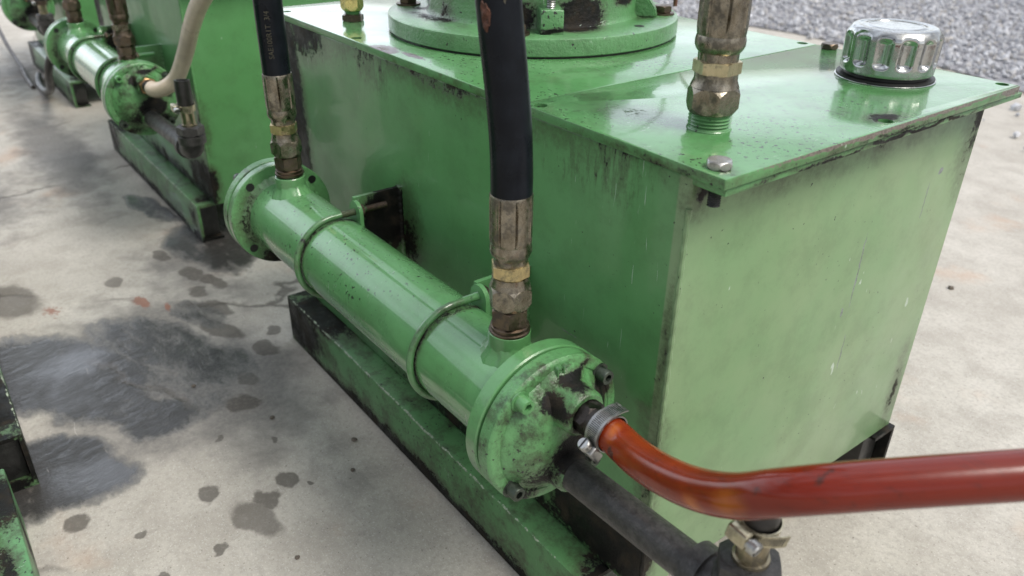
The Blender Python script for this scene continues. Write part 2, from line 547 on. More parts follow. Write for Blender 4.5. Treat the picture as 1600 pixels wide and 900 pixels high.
    w = t.math('ADD', t.maxall(fw), t.math('MULTIPLY', t.math('SUBTRACT', n_gap, 0.5), 1.9))
    gate = t.mr(t.maxall(fw), 0.0, 0.30)
    wm = t.math('MULTIPLY', t.mr(w, 0.45, 1.0), gate)
    damp = t.math('MULTIPLY', t.mr(w, 0.05, 0.52), gate)
    col = t.mix(t.math('MULTIPLY', damp, 0.76), col, t.mix(t.mr(n_fine, 0.4, 0.65), (0.070, 0.068, 0.066), (0.135, 0.13, 0.122)))
    col = t.mix(t.math('MULTIPLY', wm, 0.9), col, (0.022, 0.021, 0.020))
    rgh = t.mixf(t.math('MULTIPLY', t.mr(w, 0.2, 0.6), gate), rgh, 0.36)
    # rusty red traces
    red = t.maxall([t.blob(pw2, (-0.880, -0.185, 0), (.035, .016, 1), 1.0), t.blob(pw2, (-0.845, -0.155, 0), (.025, .010, 1), .9), t.blob(pw, (-0.93, -0.30, 0), (.05, .03, 1), .6)])
    rm = t.mr(t.math('ADD', red, t.math('MULTIPLY', t.math('SUBTRACT', n_fine, 0.5), 1.2)), 0.35, 0.55)
    col = t.mix(t.math('MULTIPLY', rm, 0.7), col, (0.22, 0.075, 0.04))
    # hairline cracks
    cr = t.voronoi(1.55, vec=t.warp(0.16, 5, 6), feature='DISTANCE_TO_EDGE')
    cmask = t.math('MULTIPLY', t.mr(cr, 0.0, 0.010, 1.0, 0.0), t.math('MULTIPLY', t.mr(t.noise(3.1, 2), 0.46, 0.58), t.mr(t.xyz()[1], 0.05, 0.3, 1.0, 0.0)))
    col = t.mix(t.math('MULTIPLY', cmask, 0.75), col, (0.07, 0.06, 0.05))
    # pale scrapes
    scp = t.noise(1.0, 3, vec=t.mapping(t.warp(0.03, 8), rot=(0, 0, R(-25)), scale=(14, 150, 1)))
    col = t.mix(t.math('MULTIPLY', t.mr(scp, 0.70, 0.76), 0.35), col, (0.66, 0.63, 0.58))
    shiny = t.math('MULTIPLY', wm, t.math('MAXIMUM', t.mr(t.noise(1.0, 6, 0.68, vec=t.mapping(t.warp(0.03, 20), rot=(0, 0, R(102)), scale=(1 / 26, 1 / 125, 1), kind='TEXTURE')), 0.44, 0.66, 0.0, 0.50),
                                          t.mr(t.noise(8, 4), 0.46, 0.64, 0.0, 0.85)))
    # relief: floated slab, coarser ridges where the oil lies
    ridge = t.noise(1.0, 5, 0.6, vec=t.mapping(t.warp(0.03, 20), rot=(0, 0, R(102)), scale=(1 / 24, 1 / 105, 1), kind='TEXTURE'))
    h = t.math('ADD', t.math('MULTIPLY', n_fine, 0.9), t.math('MULTIPLY', grain, 0.5))
    nrm = t.bump(h, 0.55, 0.0015)
    nrm = t.bump(n_mid, 0.35, 0.006, nrm)
    nrm = t.bump(t.math('MULTIPLY', ridge, wm), 0.6, 0.002, nrm)
    nrm = t.bump(t.math('SUBTRACT', 1.0, cmask), 0.6, 0.002, nrm)
    t.set(Base_Color=col, Roughness=rgh, Normal=nrm, Specular_IOR_Level=0.4, Coat_Weight=shiny)
    t.b.inputs["Coat Roughness"].default_value = 0.07
    t.b.inputs["Coat IOR"].default_value = 1.62
    # oil skin drawn into ripples by the floated surface below
    rip = t.bump(t.math('MULTIPLY', ridge, t.mr(t.noise(7, 2), 0.35, 0.65, 0.10, 1.0)), 0.7, 0.0022)
    rip = t.bump(t.noise(260, 4, 0.6), 0.30, 0.0006, rip)
    t.put(t.b.inputs["Coat Normal"], rip)
    return t.m

bm = bmesh.new()
bmesh.ops.create_grid(bm, x_segments=8, y_segments=8, size=60)
g = finish('concrete_ground', bm, ground_material(), smooth=0)
tag(g, 'oil stained pale concrete yard slab', 'ground', kind='structure')

# gravel beyond the slab edge
def edge_y(x):
    """line where the concrete gives way to gravel"""
    return 2.36 + 0.03 * math.sin(x * 3.1) + 0.02 * math.sin(x * 7.7 + 1) - max(0, x + 1.0) * 0.35 - max(0, -2.0 - x) * 1.25

t = T('gravel_bed_mat')
gc = t.mix(t.mr(t.voronoi(55, out="Color"), 0.2, 0.9), (0.14, 0.14, 0.155), (0.36, 0.36, 0.38))
t.set(Base_Color=gc, Roughness=0.85, Normal=t.bump(t.voronoi(60), 1.0, 0.012))
gm = t.m
bm = bmesh.new()
xs = np.linspace(-16, 6, 120)
lo = [bm.verts.new((x, max(edge_y(x), -6), 0.004)) for x in xs]
hi = [bm.verts.new((x, 24, 0.004)) for x in xs]
for i in range(len(xs) - 1):
    bm.faces.new((lo[i], lo[i + 1], hi[i + 1], hi[i]))
gb = finish('gravel_bed', bm, gm, smooth=0)
tag(gb, 'grey crushed stone yard beyond the concrete edge', 'gravel bed', kind='structure')

def make_gravel():
    ico = bmesh.new(); bmesh.ops.create_icosphere(ico, subdivisions=1, radius=1.0)
    V = np.array([v.co[:] for v in ico.verts]); F = np.array([[v.index for v in f.verts] for f in ico.faces]); ico.free()
    pts = []
    while len(pts) < 70000:
        x = rng.uniform(-6.5, 0.6); y = rng.uniform(0.4, 6.5)
        d = y - edge_y(x)
        if d < -0.45: continue
        if d < -0.06 and rng.random() > 0.018: continue
        if -0.06 <= d < 0.07 and rng.random() > 0.08 + 0.92 * ((d + 0.06) / 0.13) ** 1.5: continue
        dist = math.hypot(x, y)
        if rng.random() > min(1.0, 3.3 / dist) : continue
        pts.append((x, y))
    n = len(pts); pts = np.array(pts)
    S = np.clip(rng.lognormal(-5.10, 0.36, (n, 1, 1)), 0.003, 0.016) * rng.uniform(0.6, 1.25, (n, 1, 3))
    jit = 1 + rng.uniform(-0.28, 0.28, (n, len(V), 1))
    a = rng.uniform(0, 2 * PI, n); ca, sa = np.cos(a), np.sin(a)
    P = V[None] * jit * S
    tilt = rng.uniform(-0.6, 0.6, n); ct, st = np.cos(tilt), np.sin(tilt)
    y2 = P[:, :, 1] * ct[:, None] - P[:, :, 2] * st[:, None]; z2 = P[:, :, 1] * st[:, None] + P[:, :, 2] * ct[:, None]
    x3 = P[:, :, 0] * ca[:, None] - y2 * sa[:, None]; y3 = P[:, :, 0] * sa[:, None] + y2 * ca[:, None]
    Q = np.stack([x3 + pts[:, None, 0], y3 + pts[:, None, 1], z2 + rng.uniform(0.004, 0.012, n)[:, None]], -1).reshape(-1, 3)
    FF = (F[None] + (np.arange(n) * len(V))[:, None, None]).reshape(-1, 3)
    me = bpy.data.meshes.new('gravel')
    me.from_pydata(Q.tolist(), [], FF.tolist())
    t = T('gravel_stone')
    geo = t.t.nodes.new("ShaderNodeNewGeometry")
    rnd = geo.outputs["Random Per Island"]
    col = t.mix(t.mr(rnd, 0, 1, smooth=False), (0.26, 0.265, 0.29), (0.60, 0.61, 0.64))
    wn_ = t.t.nodes.new('ShaderNodeTexWhiteNoise'); wn_.noise_dimensions = '1D'
    t.put(wn_.inputs['W'], rnd)
    col = t.mix(t.mr(wn_.outputs[0], 0.75, 0.95, 0, 0.6), col, (0.40, 0.36, 0.30))
    col = t.mix(t.mr(t.noise(90, 4), 0.4, 0.7, 0, 0.5), col, (0.26, 0.26, 0.27))
    t.set(Base_Color=col, Roughness=0.8)
    me.materials.append(t.m)
    o = bpy.data.objects.new('gravel', me); COL.objects.link(o)
    tag(o, 'loose blue grey crushed stones covering the yard behind the machines', 'gravel', kind='stuff')
make_gravel()

# ------------------------------------------------------------------ hydraulic tanks on channel skids
LX0, LX1, LY0, LY1 = -0.658, 0.0119, -0.0159, 0.3521      # lid outline
LZ0, LZ1 = 0.4317, 0.4387
SEAM = -0.1783
TX0, TX1, TY0, TY1 = -0.640, -0.0145, -0.0122, 0.366      # tank walls
TZ0, TZ1 = 0.0675, 0.4313
CHX0, CHX1 = -0.655, -0.050

TANK = dict(wave=0.22, coat=0.22, fine=190, amp=1.25, rough=0.30, streaks=[(0.434, 0.080, 0.58)], film=0.18,
    grime=[((-0.57, -0.015, 0.430), (0.12, 0.03, 0.06), 0.75), ((-0.635, -0.015, 0.30), (0.070, 0.03, 0.30), 1.35), ((-0.30, -0.015, 0.432), (0.5, 0.03, 0.035), 0.55),
           ((-0.05, -0.015, 0.10), (0.16, 0.03, 0.065), 1.0), ((-0.25, -0.015, 0.075), (0.4, 0.03, 0.04), 0.7),
           ((-0.022, -0.015, 0.20), (0.03, 0.03, 0.10), 0.6), ((-0.0145, 0.0, 0.418), (0.03, 0.025, 0.03), 0.6),
           ((-0.0145, 0.36, 0.40), (0.03, 0.05, 0.12), 0.55), ((-0.0145, 0.18, 0.425), (0.03, 0.4, 0.045), 0.55),
           ((-0.0145, 0.35, 0.12), (0.03, 0.025, 0.12), 0.5), ((-0.36, -0.015, 0.26), (0.05, 0.03, 0.10), 0.62),
           ((-0.02, -0.0148, 0.30), (0.008, 0.02, 0.12), 0.5)])
SCR = [((-0.0145, 0.215, 0.300), (0.01, 0.0016, 0.055), 1.25), ((-0.0145, 0.221, 0.215), (0.01, 0.0014, 0.030), 1.25), ((-0.0145, 0.205, 0.262), (0.01, 0.003, 0.007), 1.2), ((-0.0145, 0.30, 0.34), (0.01, 0.0012, 0.03), 1.1), ((-0.0145, 0.10, 0.13), (0.01, 0.0016, 0.012), 1.2), ((-0.0145, 0.315, 0.365), (0.01, 0.006, 0.005), 1.2), ((-0.22, -0.0148, 0.20), (0.010, 0.01, 0.0012), 1.1), ((-0.12, -0.0148, 0.27), (0.02, 0.01, 0.0012), 1.0)]
M['tank'] = paint('tank_enamel', worn=SCR, wear_col=(0.10, 0.11, 0.11), painted_haze=[((-0.0145, 0.18, 0.25), (0.012, 0.6, 0.6), 1.0)], **TANK)  # end face greyed in its colour to stand for the sheen reflected there
M['tankfar'] = paint('tank_enamel_greener', **TANK)
M['lid'] = paint('lid_enamel', rough=0.19, chips=0.625, film=0.32, wave=0.10, peel=0.13, fine=260, amp=1.3,
    grime=[((-0.3, 0.17, 0.4387), (0.25, 0.22, 0.02), 0.30), ((-0.03, 0.16, 0.4387), (0.06, 0.04, 0.02), 0.30), ((-0.115, 0.035, 0.4387), (0.10, 0.06, 0.02), 0.40), ((-0.24, 0.02, 0.4387), (0.05, 0.03, 0.02), 0.40), ((-0.17, 0.27, 0.4387), (0.05, 0.08, 0.02), 0.36),
           ((-0.003, 0.175, 0.4387), (0.02, 0.035, 0.02), 0.75), ((0.000, -0.004, 0.4387), (0.018, 0.018, 0.01), 0.60), ((-0.394, -0.010, 0.4387), (0.045, 0.024, 0.02), 0.55)],
    worn=[((-0.394, -0.010, 0.4387), (0.034, 0.018, 0.02), 1.3), ((-0.355, -0.002, 0.4387), (0.034, 0.008, 0.02), 1.0)], wear_col=(0.055, 0.045, 0.042))
M['lidedge'] = paint('lid_edge_enamel', rough=0.35, chips=0.66, film=0.55, fine=420, amp=1.7, film_col=(0.05, 0.045, 0.022), coat=0.3,
    grime=[((0.010, 0.17, 0.428), (0.01, 0.32, 0.0045), 0.75), ((0.0119, 0.17, 0.433), (0.02, 0.30, 0.010), 0.50), ((-0.02, -0.016, 0.433), (0.16, 0.02, 0.009), 0.50), ((-0.25, -0.016, 0.4305), (0.35, 0.02, 0.006), 0.45)],
    worn=[((0.0125, 0.17, 0.4375), (0.008, 0.26, 0.0035), 1.1), ((0.012, 0.345, 0.436), (0.008, 0.05, 0.006), 1.0)], wear_col=(0.085, 0.074, 0.062))
M['skid'] = paint('skid_enamel', worn=[((-0.35, -0.0412, 0.0674), (0.9, 0.0032, 0.0032), 0.85)], wear_col=(0.17, 0.20, 0.15), fine=230, amp=1.5, coat=0.3, rough=0.36, film=0.8, film_col=(0.045, 0.052, 0.030), base=(0.078, 0.205, 0.076), base2=(0.095, 0.235, 0.095), chips=0.66, dust=0.15,
    grime=[((-0.63, -0.041, 0.035), (0.14, 0.03, 0.07), 1.0), ((-0.58, -0.03, 0.069), (0.14, 0.06, 0.02), 0.85), ((-0.35, -0.041, 0.0), (0.7, 0.02, 0.036), 0.80), ((-0.35, -0.041, 0.03), (0.9, 0.02, 0.08), 0.20),
           ((-0.06, -0.02, 0.035), (0.06, 0.05, 0.07), 0.85), ((-0.3, 0.0, 0.069), (0.35, 0.018, 0.02), 0.45), ((-0.2, -0.041, 0.03), (0.18, 0.02, 0.05), 0.4),
           ((-0.05, 0.0, 0.035), (0.014, 0.06, 0.08), 1.5), ((-0.655, 0.0, 0.035), (0.03, 0.06, 0.08), 1.6), ((-0.008, 0.355, 0.03), (0.025, 0.05, 0.09), 1.7), ((-0.05, -0.02, 0.0), (0.05, 0.06, 0.03), 1.3)])
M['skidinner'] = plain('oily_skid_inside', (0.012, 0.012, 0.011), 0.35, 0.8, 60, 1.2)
M['bracket'] = paint('bracket_enamel', rough=0.3, film=0.3,
    grime=[((-0.37, -0.03, 0.28), (0.03, 0.05, 0.06), 1.1), ((-0.165, -0.03, 0.28), (0.03, 0.04, 0.04), 0.5)])

def channel(bm, x0, x1, yweb, h, depth, th, sgn):
    """C-section steel channel along X: upright web with two flanges pointing to sgn*Y, chamfer-free mitred mesh"""
    o = [(0, 0), (0, h), (depth, h), (depth, h - th), (th, h - th), (th, th), (depth, th), (depth, 0)]
    A = [bm.verts.new((x0, yweb + sgn * a, b)) for a, b in o]
    B = [bm.verts.new((x1, yweb + sgn * a, b)) for a, b in o]
    for i in range(8):
        j = (i + 1) % 8
        bm.faces.new((A[i], A[j], B[j], B[i]))
    for V in (A, B):
        for q in ((0, 1, 4, 5), (1, 2, 3, 4), (0, 5, 6, 7)):
            bm.faces.new([V[k] for k in q])
    bmesh.ops.remove_doubles(bm, verts=bm.verts, dist=1e-6)
    es = [e for e in bm.edges if len(e.link_faces) == 2 and e.calc_face_angle() > 1.2 and e.calc_length() > 0.1]
    bmesh.ops.bevel(bm, geom=es, offset=0.0016, segments=2, affect='EDGES', profile=0.5)

def bolt_head(bm, c, r, h, axis='Z', washer=True, turn=0.3):
    if washer:
        lathe(bm, [(0, 0), (r * 1.45, 0), (r * 1.45, r * 0.22), (0, r * 0.22)], c, axis, 24)
    hexnut(bm, r * 1.1, r * 0.2, r * 0.2 + h, c, axis, turn)

def make_tank(xoff, chan_dx, label, lid=True, detail=True, tank_dx=0.0, dy=0.0, mirror=False):
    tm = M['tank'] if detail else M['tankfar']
    e = empty('hydraulic_tank', (xoff, dy, 0), label, 'hydraulic tank', 'green hydraulic tanks on channel skids', rot=(0, 0, PI) if mirror else (0, 0, 0))
    d = tank_dx
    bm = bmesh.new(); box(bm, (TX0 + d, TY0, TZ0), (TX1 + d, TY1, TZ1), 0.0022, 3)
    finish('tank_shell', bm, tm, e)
    # weld line proud of the front corner
    bm = bmesh.new()
    tube(bm, [(TX1 + d - 0.0004, TY0 + 0.0004, TZ0 + 0.003 + i * 0.0179 + random.uniform(-.001, .001)) for i in range(20)], lambda u: 0.0019 + 0.0004 * math.sin(u * 160), 8, 6)
    finish('weld_bead', bm, tm, e)
    # rim flange under the lid
    bm = bmesh.new(); box(bm, (LX0 + 0.006 + d, LY0 + 0.0045, 0.4262), (LX1 - 0.002 + d, LY1 + 0.014, 0.4306), 0.0006)
    finish('rim_flange', bm, M['lidedge'], e)
    # skid channels: front one opens backwards, rear one opens forwards
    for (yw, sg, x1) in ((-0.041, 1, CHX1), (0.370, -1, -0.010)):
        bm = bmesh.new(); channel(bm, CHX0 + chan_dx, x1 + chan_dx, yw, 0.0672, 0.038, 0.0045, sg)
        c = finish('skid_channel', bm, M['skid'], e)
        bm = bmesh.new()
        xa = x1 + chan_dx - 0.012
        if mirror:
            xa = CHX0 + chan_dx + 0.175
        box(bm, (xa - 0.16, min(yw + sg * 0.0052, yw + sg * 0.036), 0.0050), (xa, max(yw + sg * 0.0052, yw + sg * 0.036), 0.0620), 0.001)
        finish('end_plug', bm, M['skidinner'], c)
    if not lid:
        return e
    # lid in two plates with a fine gap
    cuts = [(-0.1657, -0.0075), (0.0019, 0.1674), (0.0010, 0.3440), (-0.4515, -0.0080), (-0.1900, 0.3440), (-0.625, -0.006)]
    for k, (x0, x1) in enumerate(((LX0, SEAM - 0.0005), (SEAM + 0.0005, LX1))):
        bm = bmesh.new(); box(bm, (x0 + d, LY0, LZ0), (x1 + d, LY1, LZ1), 0.0008, 2)
        lp = finish('lid_plate', bm, M['lid'], e)
        lp.data.materials.append(M['lidedge'])
        if detail:
            cb = bmesh.new()
            for (hx, hy) in cuts:
                if x0 < hx < x1:
                    lathe(cb, [(0, LZ0 - 0.01), (0.0052, LZ0 - 0.01), (0.0052, LZ1 + 0.01), (0, LZ1 + 0.01)], (hx + d, hy, 0), 'Z', 24)
            bool_cut(lp, cb)
            lp.data.polygons.foreach_set("use_smooth", [True] * len(lp.data.polygons))
            lp.data.set_sharp_from_angle(angle=R(35))
        for p in lp.data.polygons:
            if abs(p.normal.z) < 0.8:
                p.material_index = 1
        if detail and k == 1:
            for (bx, by, mt) in ((-0.0037, -0.0034, 'steel'), (-0.1600, 0.3440, 'darksteel')):
                bm = bmesh.new()
                # worn, rounded hexagon head with the threaded shank showing under the rim
                hexnut(bm, 0.0082, 0.0, 0.0052, (bx, by, LZ1), 'Z', 0.25, cham=0.33)
                finish('lid_bolt', bm, M[mt], lp)
                bm = bmesh.new()
                prof = [(0, LZ0)]
                for i in range(22):
                    z = LZ0 - 0.0008 * i
                    prof.append((0.0041 if i % 2 else 0.0033, z))
                prof.append((0, LZ0 - 0.0178))
                lathe(bm, prof, (bx, by, 0), 'Z', 20)
                finish('bolt_shank', bm, M['blacksteel'], lp)
    # cooler brackets, welded to the front wall
    for bx in (-0.376, -0.172):
        bm = bmesh.new()
        zt = 0.3105 if bx < -0.3 else 0.3085
        zb = 0.235
        # plate with the front top corner cut at a slant
        o = [(TY0 + 0.001, zb), (TY0 + 0.001, zt - 0.006), (TY0 - 0.004, zt), (-0.0640, zt), (-0.0640, 0.283), (-0.046, 0.262), (-0.030, zb)]
        A = [bm.verts.new((bx, y, z)) for y, z in o]; B = [bm.verts.new((bx + 0.0042, y, z)) for y, z in o]
        n = len(o)
        for i in range(n):
            j = (i + 1) % n
            bm.faces.new((A[i], A[j], B[j], B[i]))
        bm.faces.new(A); bm.faces.new(B)
        br = finish('cooler_bracket', bm, M['bracket'], e)
        # ear that takes the U-bolt: rounded top, hole
        bm = bmesh.new()
        cx, cz, rr = bx + 0.0105, 0.2995, 0.0105
        pr = [(cx - rr, 0.283)] + [(cx + rr * math.cos(a), cz + rr * math.sin(a)) for a in np.linspace(PI, 0, 14)] + [(cx + rr, 0.283)]
        A = [bm.verts.new((x, -0.0672, z)) for x, z in pr]; B = [bm.verts.new((x, -0.0635, z)) for x, z in pr]
        n = len(pr)
        for i in range(n):
            j = (i + 1) % n
            bm.faces.new((A[i], A[j], B[j], B[i]))
        bm.faces.new(A); bm.faces.new(B)
        finish('bracket_ear', bm, M['bracket'], br)
        bm = bmesh.new()
        tube(bm, [(bx + 0.002, TY0 - 0.0012, zb + i * (zt - zb) / 9) for i in range(10)], lambda u: 0.0038 + 0.0005 * math.sin(u * 70), 10, 5)
        finish('weld', bm, M['bracket'], br)
    return e

make_tank(0, 0, 'large green hydraulic tank carrying the chrome breather cap and the round motor flange')
make_tank(-1.005, 0.022, 'green hydraulic tank behind the cream hose and brass nut', detail=False, tank_dx=0.0)
make_tank(-2.01, 0.03, 'farthest green hydraulic tank beyond the streaked end wall', detail=False)

# the facing row: only the end of its skid shows at the picture edge
ot = make_tank(-1.195, 0.0, 'dark ended green tank skid standing at the edge of the shiny oil pool', lid=True, detail=False, dy=-0.420, mirror=True)
bm = bmesh.new(); channel(bm, -0.49, 0.02, -0.402, 0.069, 0.045, 0.005, -1)
M['loose'] = paint('loose_channel_enamel', fine=260, amp=1.6, coat=0.2, rough=0.4, film=0.9, chips=0.64, base=(0.10, 0.26, 0.11),
                   grime=[((-0.44, -0.41, 0.07), (0.09, 0.03, 0.03), 0.75), ((-0.34, -0.42, 0.07), (0.1, 0.02, 0.03), 0.7), ((-0.42, -0.402, 0.03), (0.06, 0.02, 0.05), 0.7)])
o = finish('steel_channel', bm, M['loose'])
tag(o, 'weathered green steel channel lying flat beside the black open skid end', 'steel channel')

# ------------------------------------------------------------------ oil coolers
FL_R = 0.0555
cg = [((-0.006, 0, 0), (0.0, 0, 0), 0)]
M['shell'] = paint('cooler_shell_enamel', coat=0.9, fine=300, amp=1.4, rough=0.24, chips=0.655, film=0.22, base=(0.090, 0.245, 0.090), base2=(0.115, 0.285, 0.118),
    grime=[((-0.495, 0.0, -0.005), (0.025, 0.05, 0.05), 0.85), ((-0.47, 0.0, -0.04), (0.06, 0.05, 0.03), 0.7), ((-0.315, -0.031, -0.022), (0.065, 0.012, 0.0055), 0.95), ((-0.20, -0.0305, -0.0225), (0.05, 0.010, 0.004), 0.6),
           ((-0.22, -0.02, -0.036), (0.25, 0.02, 0.012), 0.45)] + [((ux, 0, 0), (0.0085, 0.075, 0.075), 1.0) for ux in (-0.3625, -0.1585)])
M['flange'] = paint('cooler_flange_enamel', rough=0.28, chips=0.67, film=0.35, cast=0.25, fine=330, amp=1.5,
    grime=[((-0.500, -0.015, 0.0), (0.03, 0.055, 0.055), 1.05), ((-0.503, 0.0, -0.045), (0.03, 0.06, 0.03), 1.0), ((-0.503, 0.02, 0.04), (0.02, 0.03, 0.02), 0.5), ((-0.06, 0.0, -0.05), (0.02, 0.04, 0.02), 0.6)])
M['cover'] = paint('cooler_cover_enamel', rough=0.36, chips=0.66, film=0.9, cast=0.8, amp=1.6, fine=380, coat=0.4, film_col=(0.022, 0.024, 0.012),
    grime=[((-0.030, -0.012, 0.030), (0.032, 0.020, 0.017), 0.95), ((-0.030, 0.012, 0.044), (0.032, 0.030, 0.008), 0.95), ((-0.030, 0.036, 0.018), (0.032, 0.026, 0.030), 0.95),
           ((-0.020, 0.002, 0.018), (0.018, 0.024, 0.016), 1.0), ((-0.022, 0.006, -0.008), (0.04, 0.034, 0.024), 1.15), ((-0.014, 0.004, 0.020), (0.014, 0.024, 0.018), 1.1), ((-0.03, 0.015, -0.035), (0.03, 0.05, 0.03), 0.95),
           ((-0.030, -0.018, -0.022), (0.032, 0.045, 0.050), 0.62), ((-0.030, -0.025, -0.046), (0.032, 0.040, 0.014), 0.85), ((-0.0465, -0.047, 0.0), (0.012, 0.012, 0.05), 0.55),
           ((-0.502, 0, 0), (0.03, 0.06, 0.06), 0.6)])
M['boss'] = paint('cooler_boss_enamel', rough=0.3, chips=0.66, film=0.3,
    grime=[((-0.462, 0.005, 0.055), (0.02, 0.018, 0.012), 0.5), ((-0.0925, 0.008, 0.055), (0.02, 0.010, 0.012), 0.4)])
M['greensteel'] = metal('screw_steel_with_green_paint', (0.10, 0.12, 0.10), 0.40, 0.75, dirt_col=(0.012, 0.022, 0.011))
M['ubolt'] = paint('ubolt_enamel', rough=0.34, chips=0.62, film=0.8, fine=300, base=(0.07, 0.19, 0.07), base2=(0.08, 0.2, 0.08), grime=[((-0.27, 0, -0.04), (0.25, 0.06, 0.03), 0.8)])
M['oilresidue'] = plain('oil_residue', (0.06, 0.045, 0.02), 0.25, 0.5, 80, 0.9)

def socket_screw(bm, c, r, h, axis='X', rot=None):
    """cap screw head with a hexagon recess"""
    M_ = rot if rot is not None else AX[axis]
    cv = Vector(c); N = 24
    def ring(fr, hh):
        return [bm.verts.new(cv + M_ @ Vector((fr(2 * PI * i / N) * math.cos(2 * PI * i / N), fr(2 * PI * i / N) * math.sin(2 * PI * i / N), hh))) for i in range(N)]
    k = r * 0.56 * math.cos(PI / 6)
    hx = lambda a: k / math.cos((a % (PI / 3)) - PI / 6)
    rings = [ring(lambda a: r * 1.35, 0), ring(lambda a: r * 1.35, h * .12), ring(lambda a: r, h * .12), ring(lambda a: r, h * .92), ring(lambda a: r * .92, h), ring(hx, h), ring(hx, h * .35)]
    for A, B in zip(rings, rings[1:]):
        for i in range(N):
            j = (i + 1) % N
            bm.faces.new((A[i], A[j], B[j], B[i]))
    bm.faces.new(rings[-1])

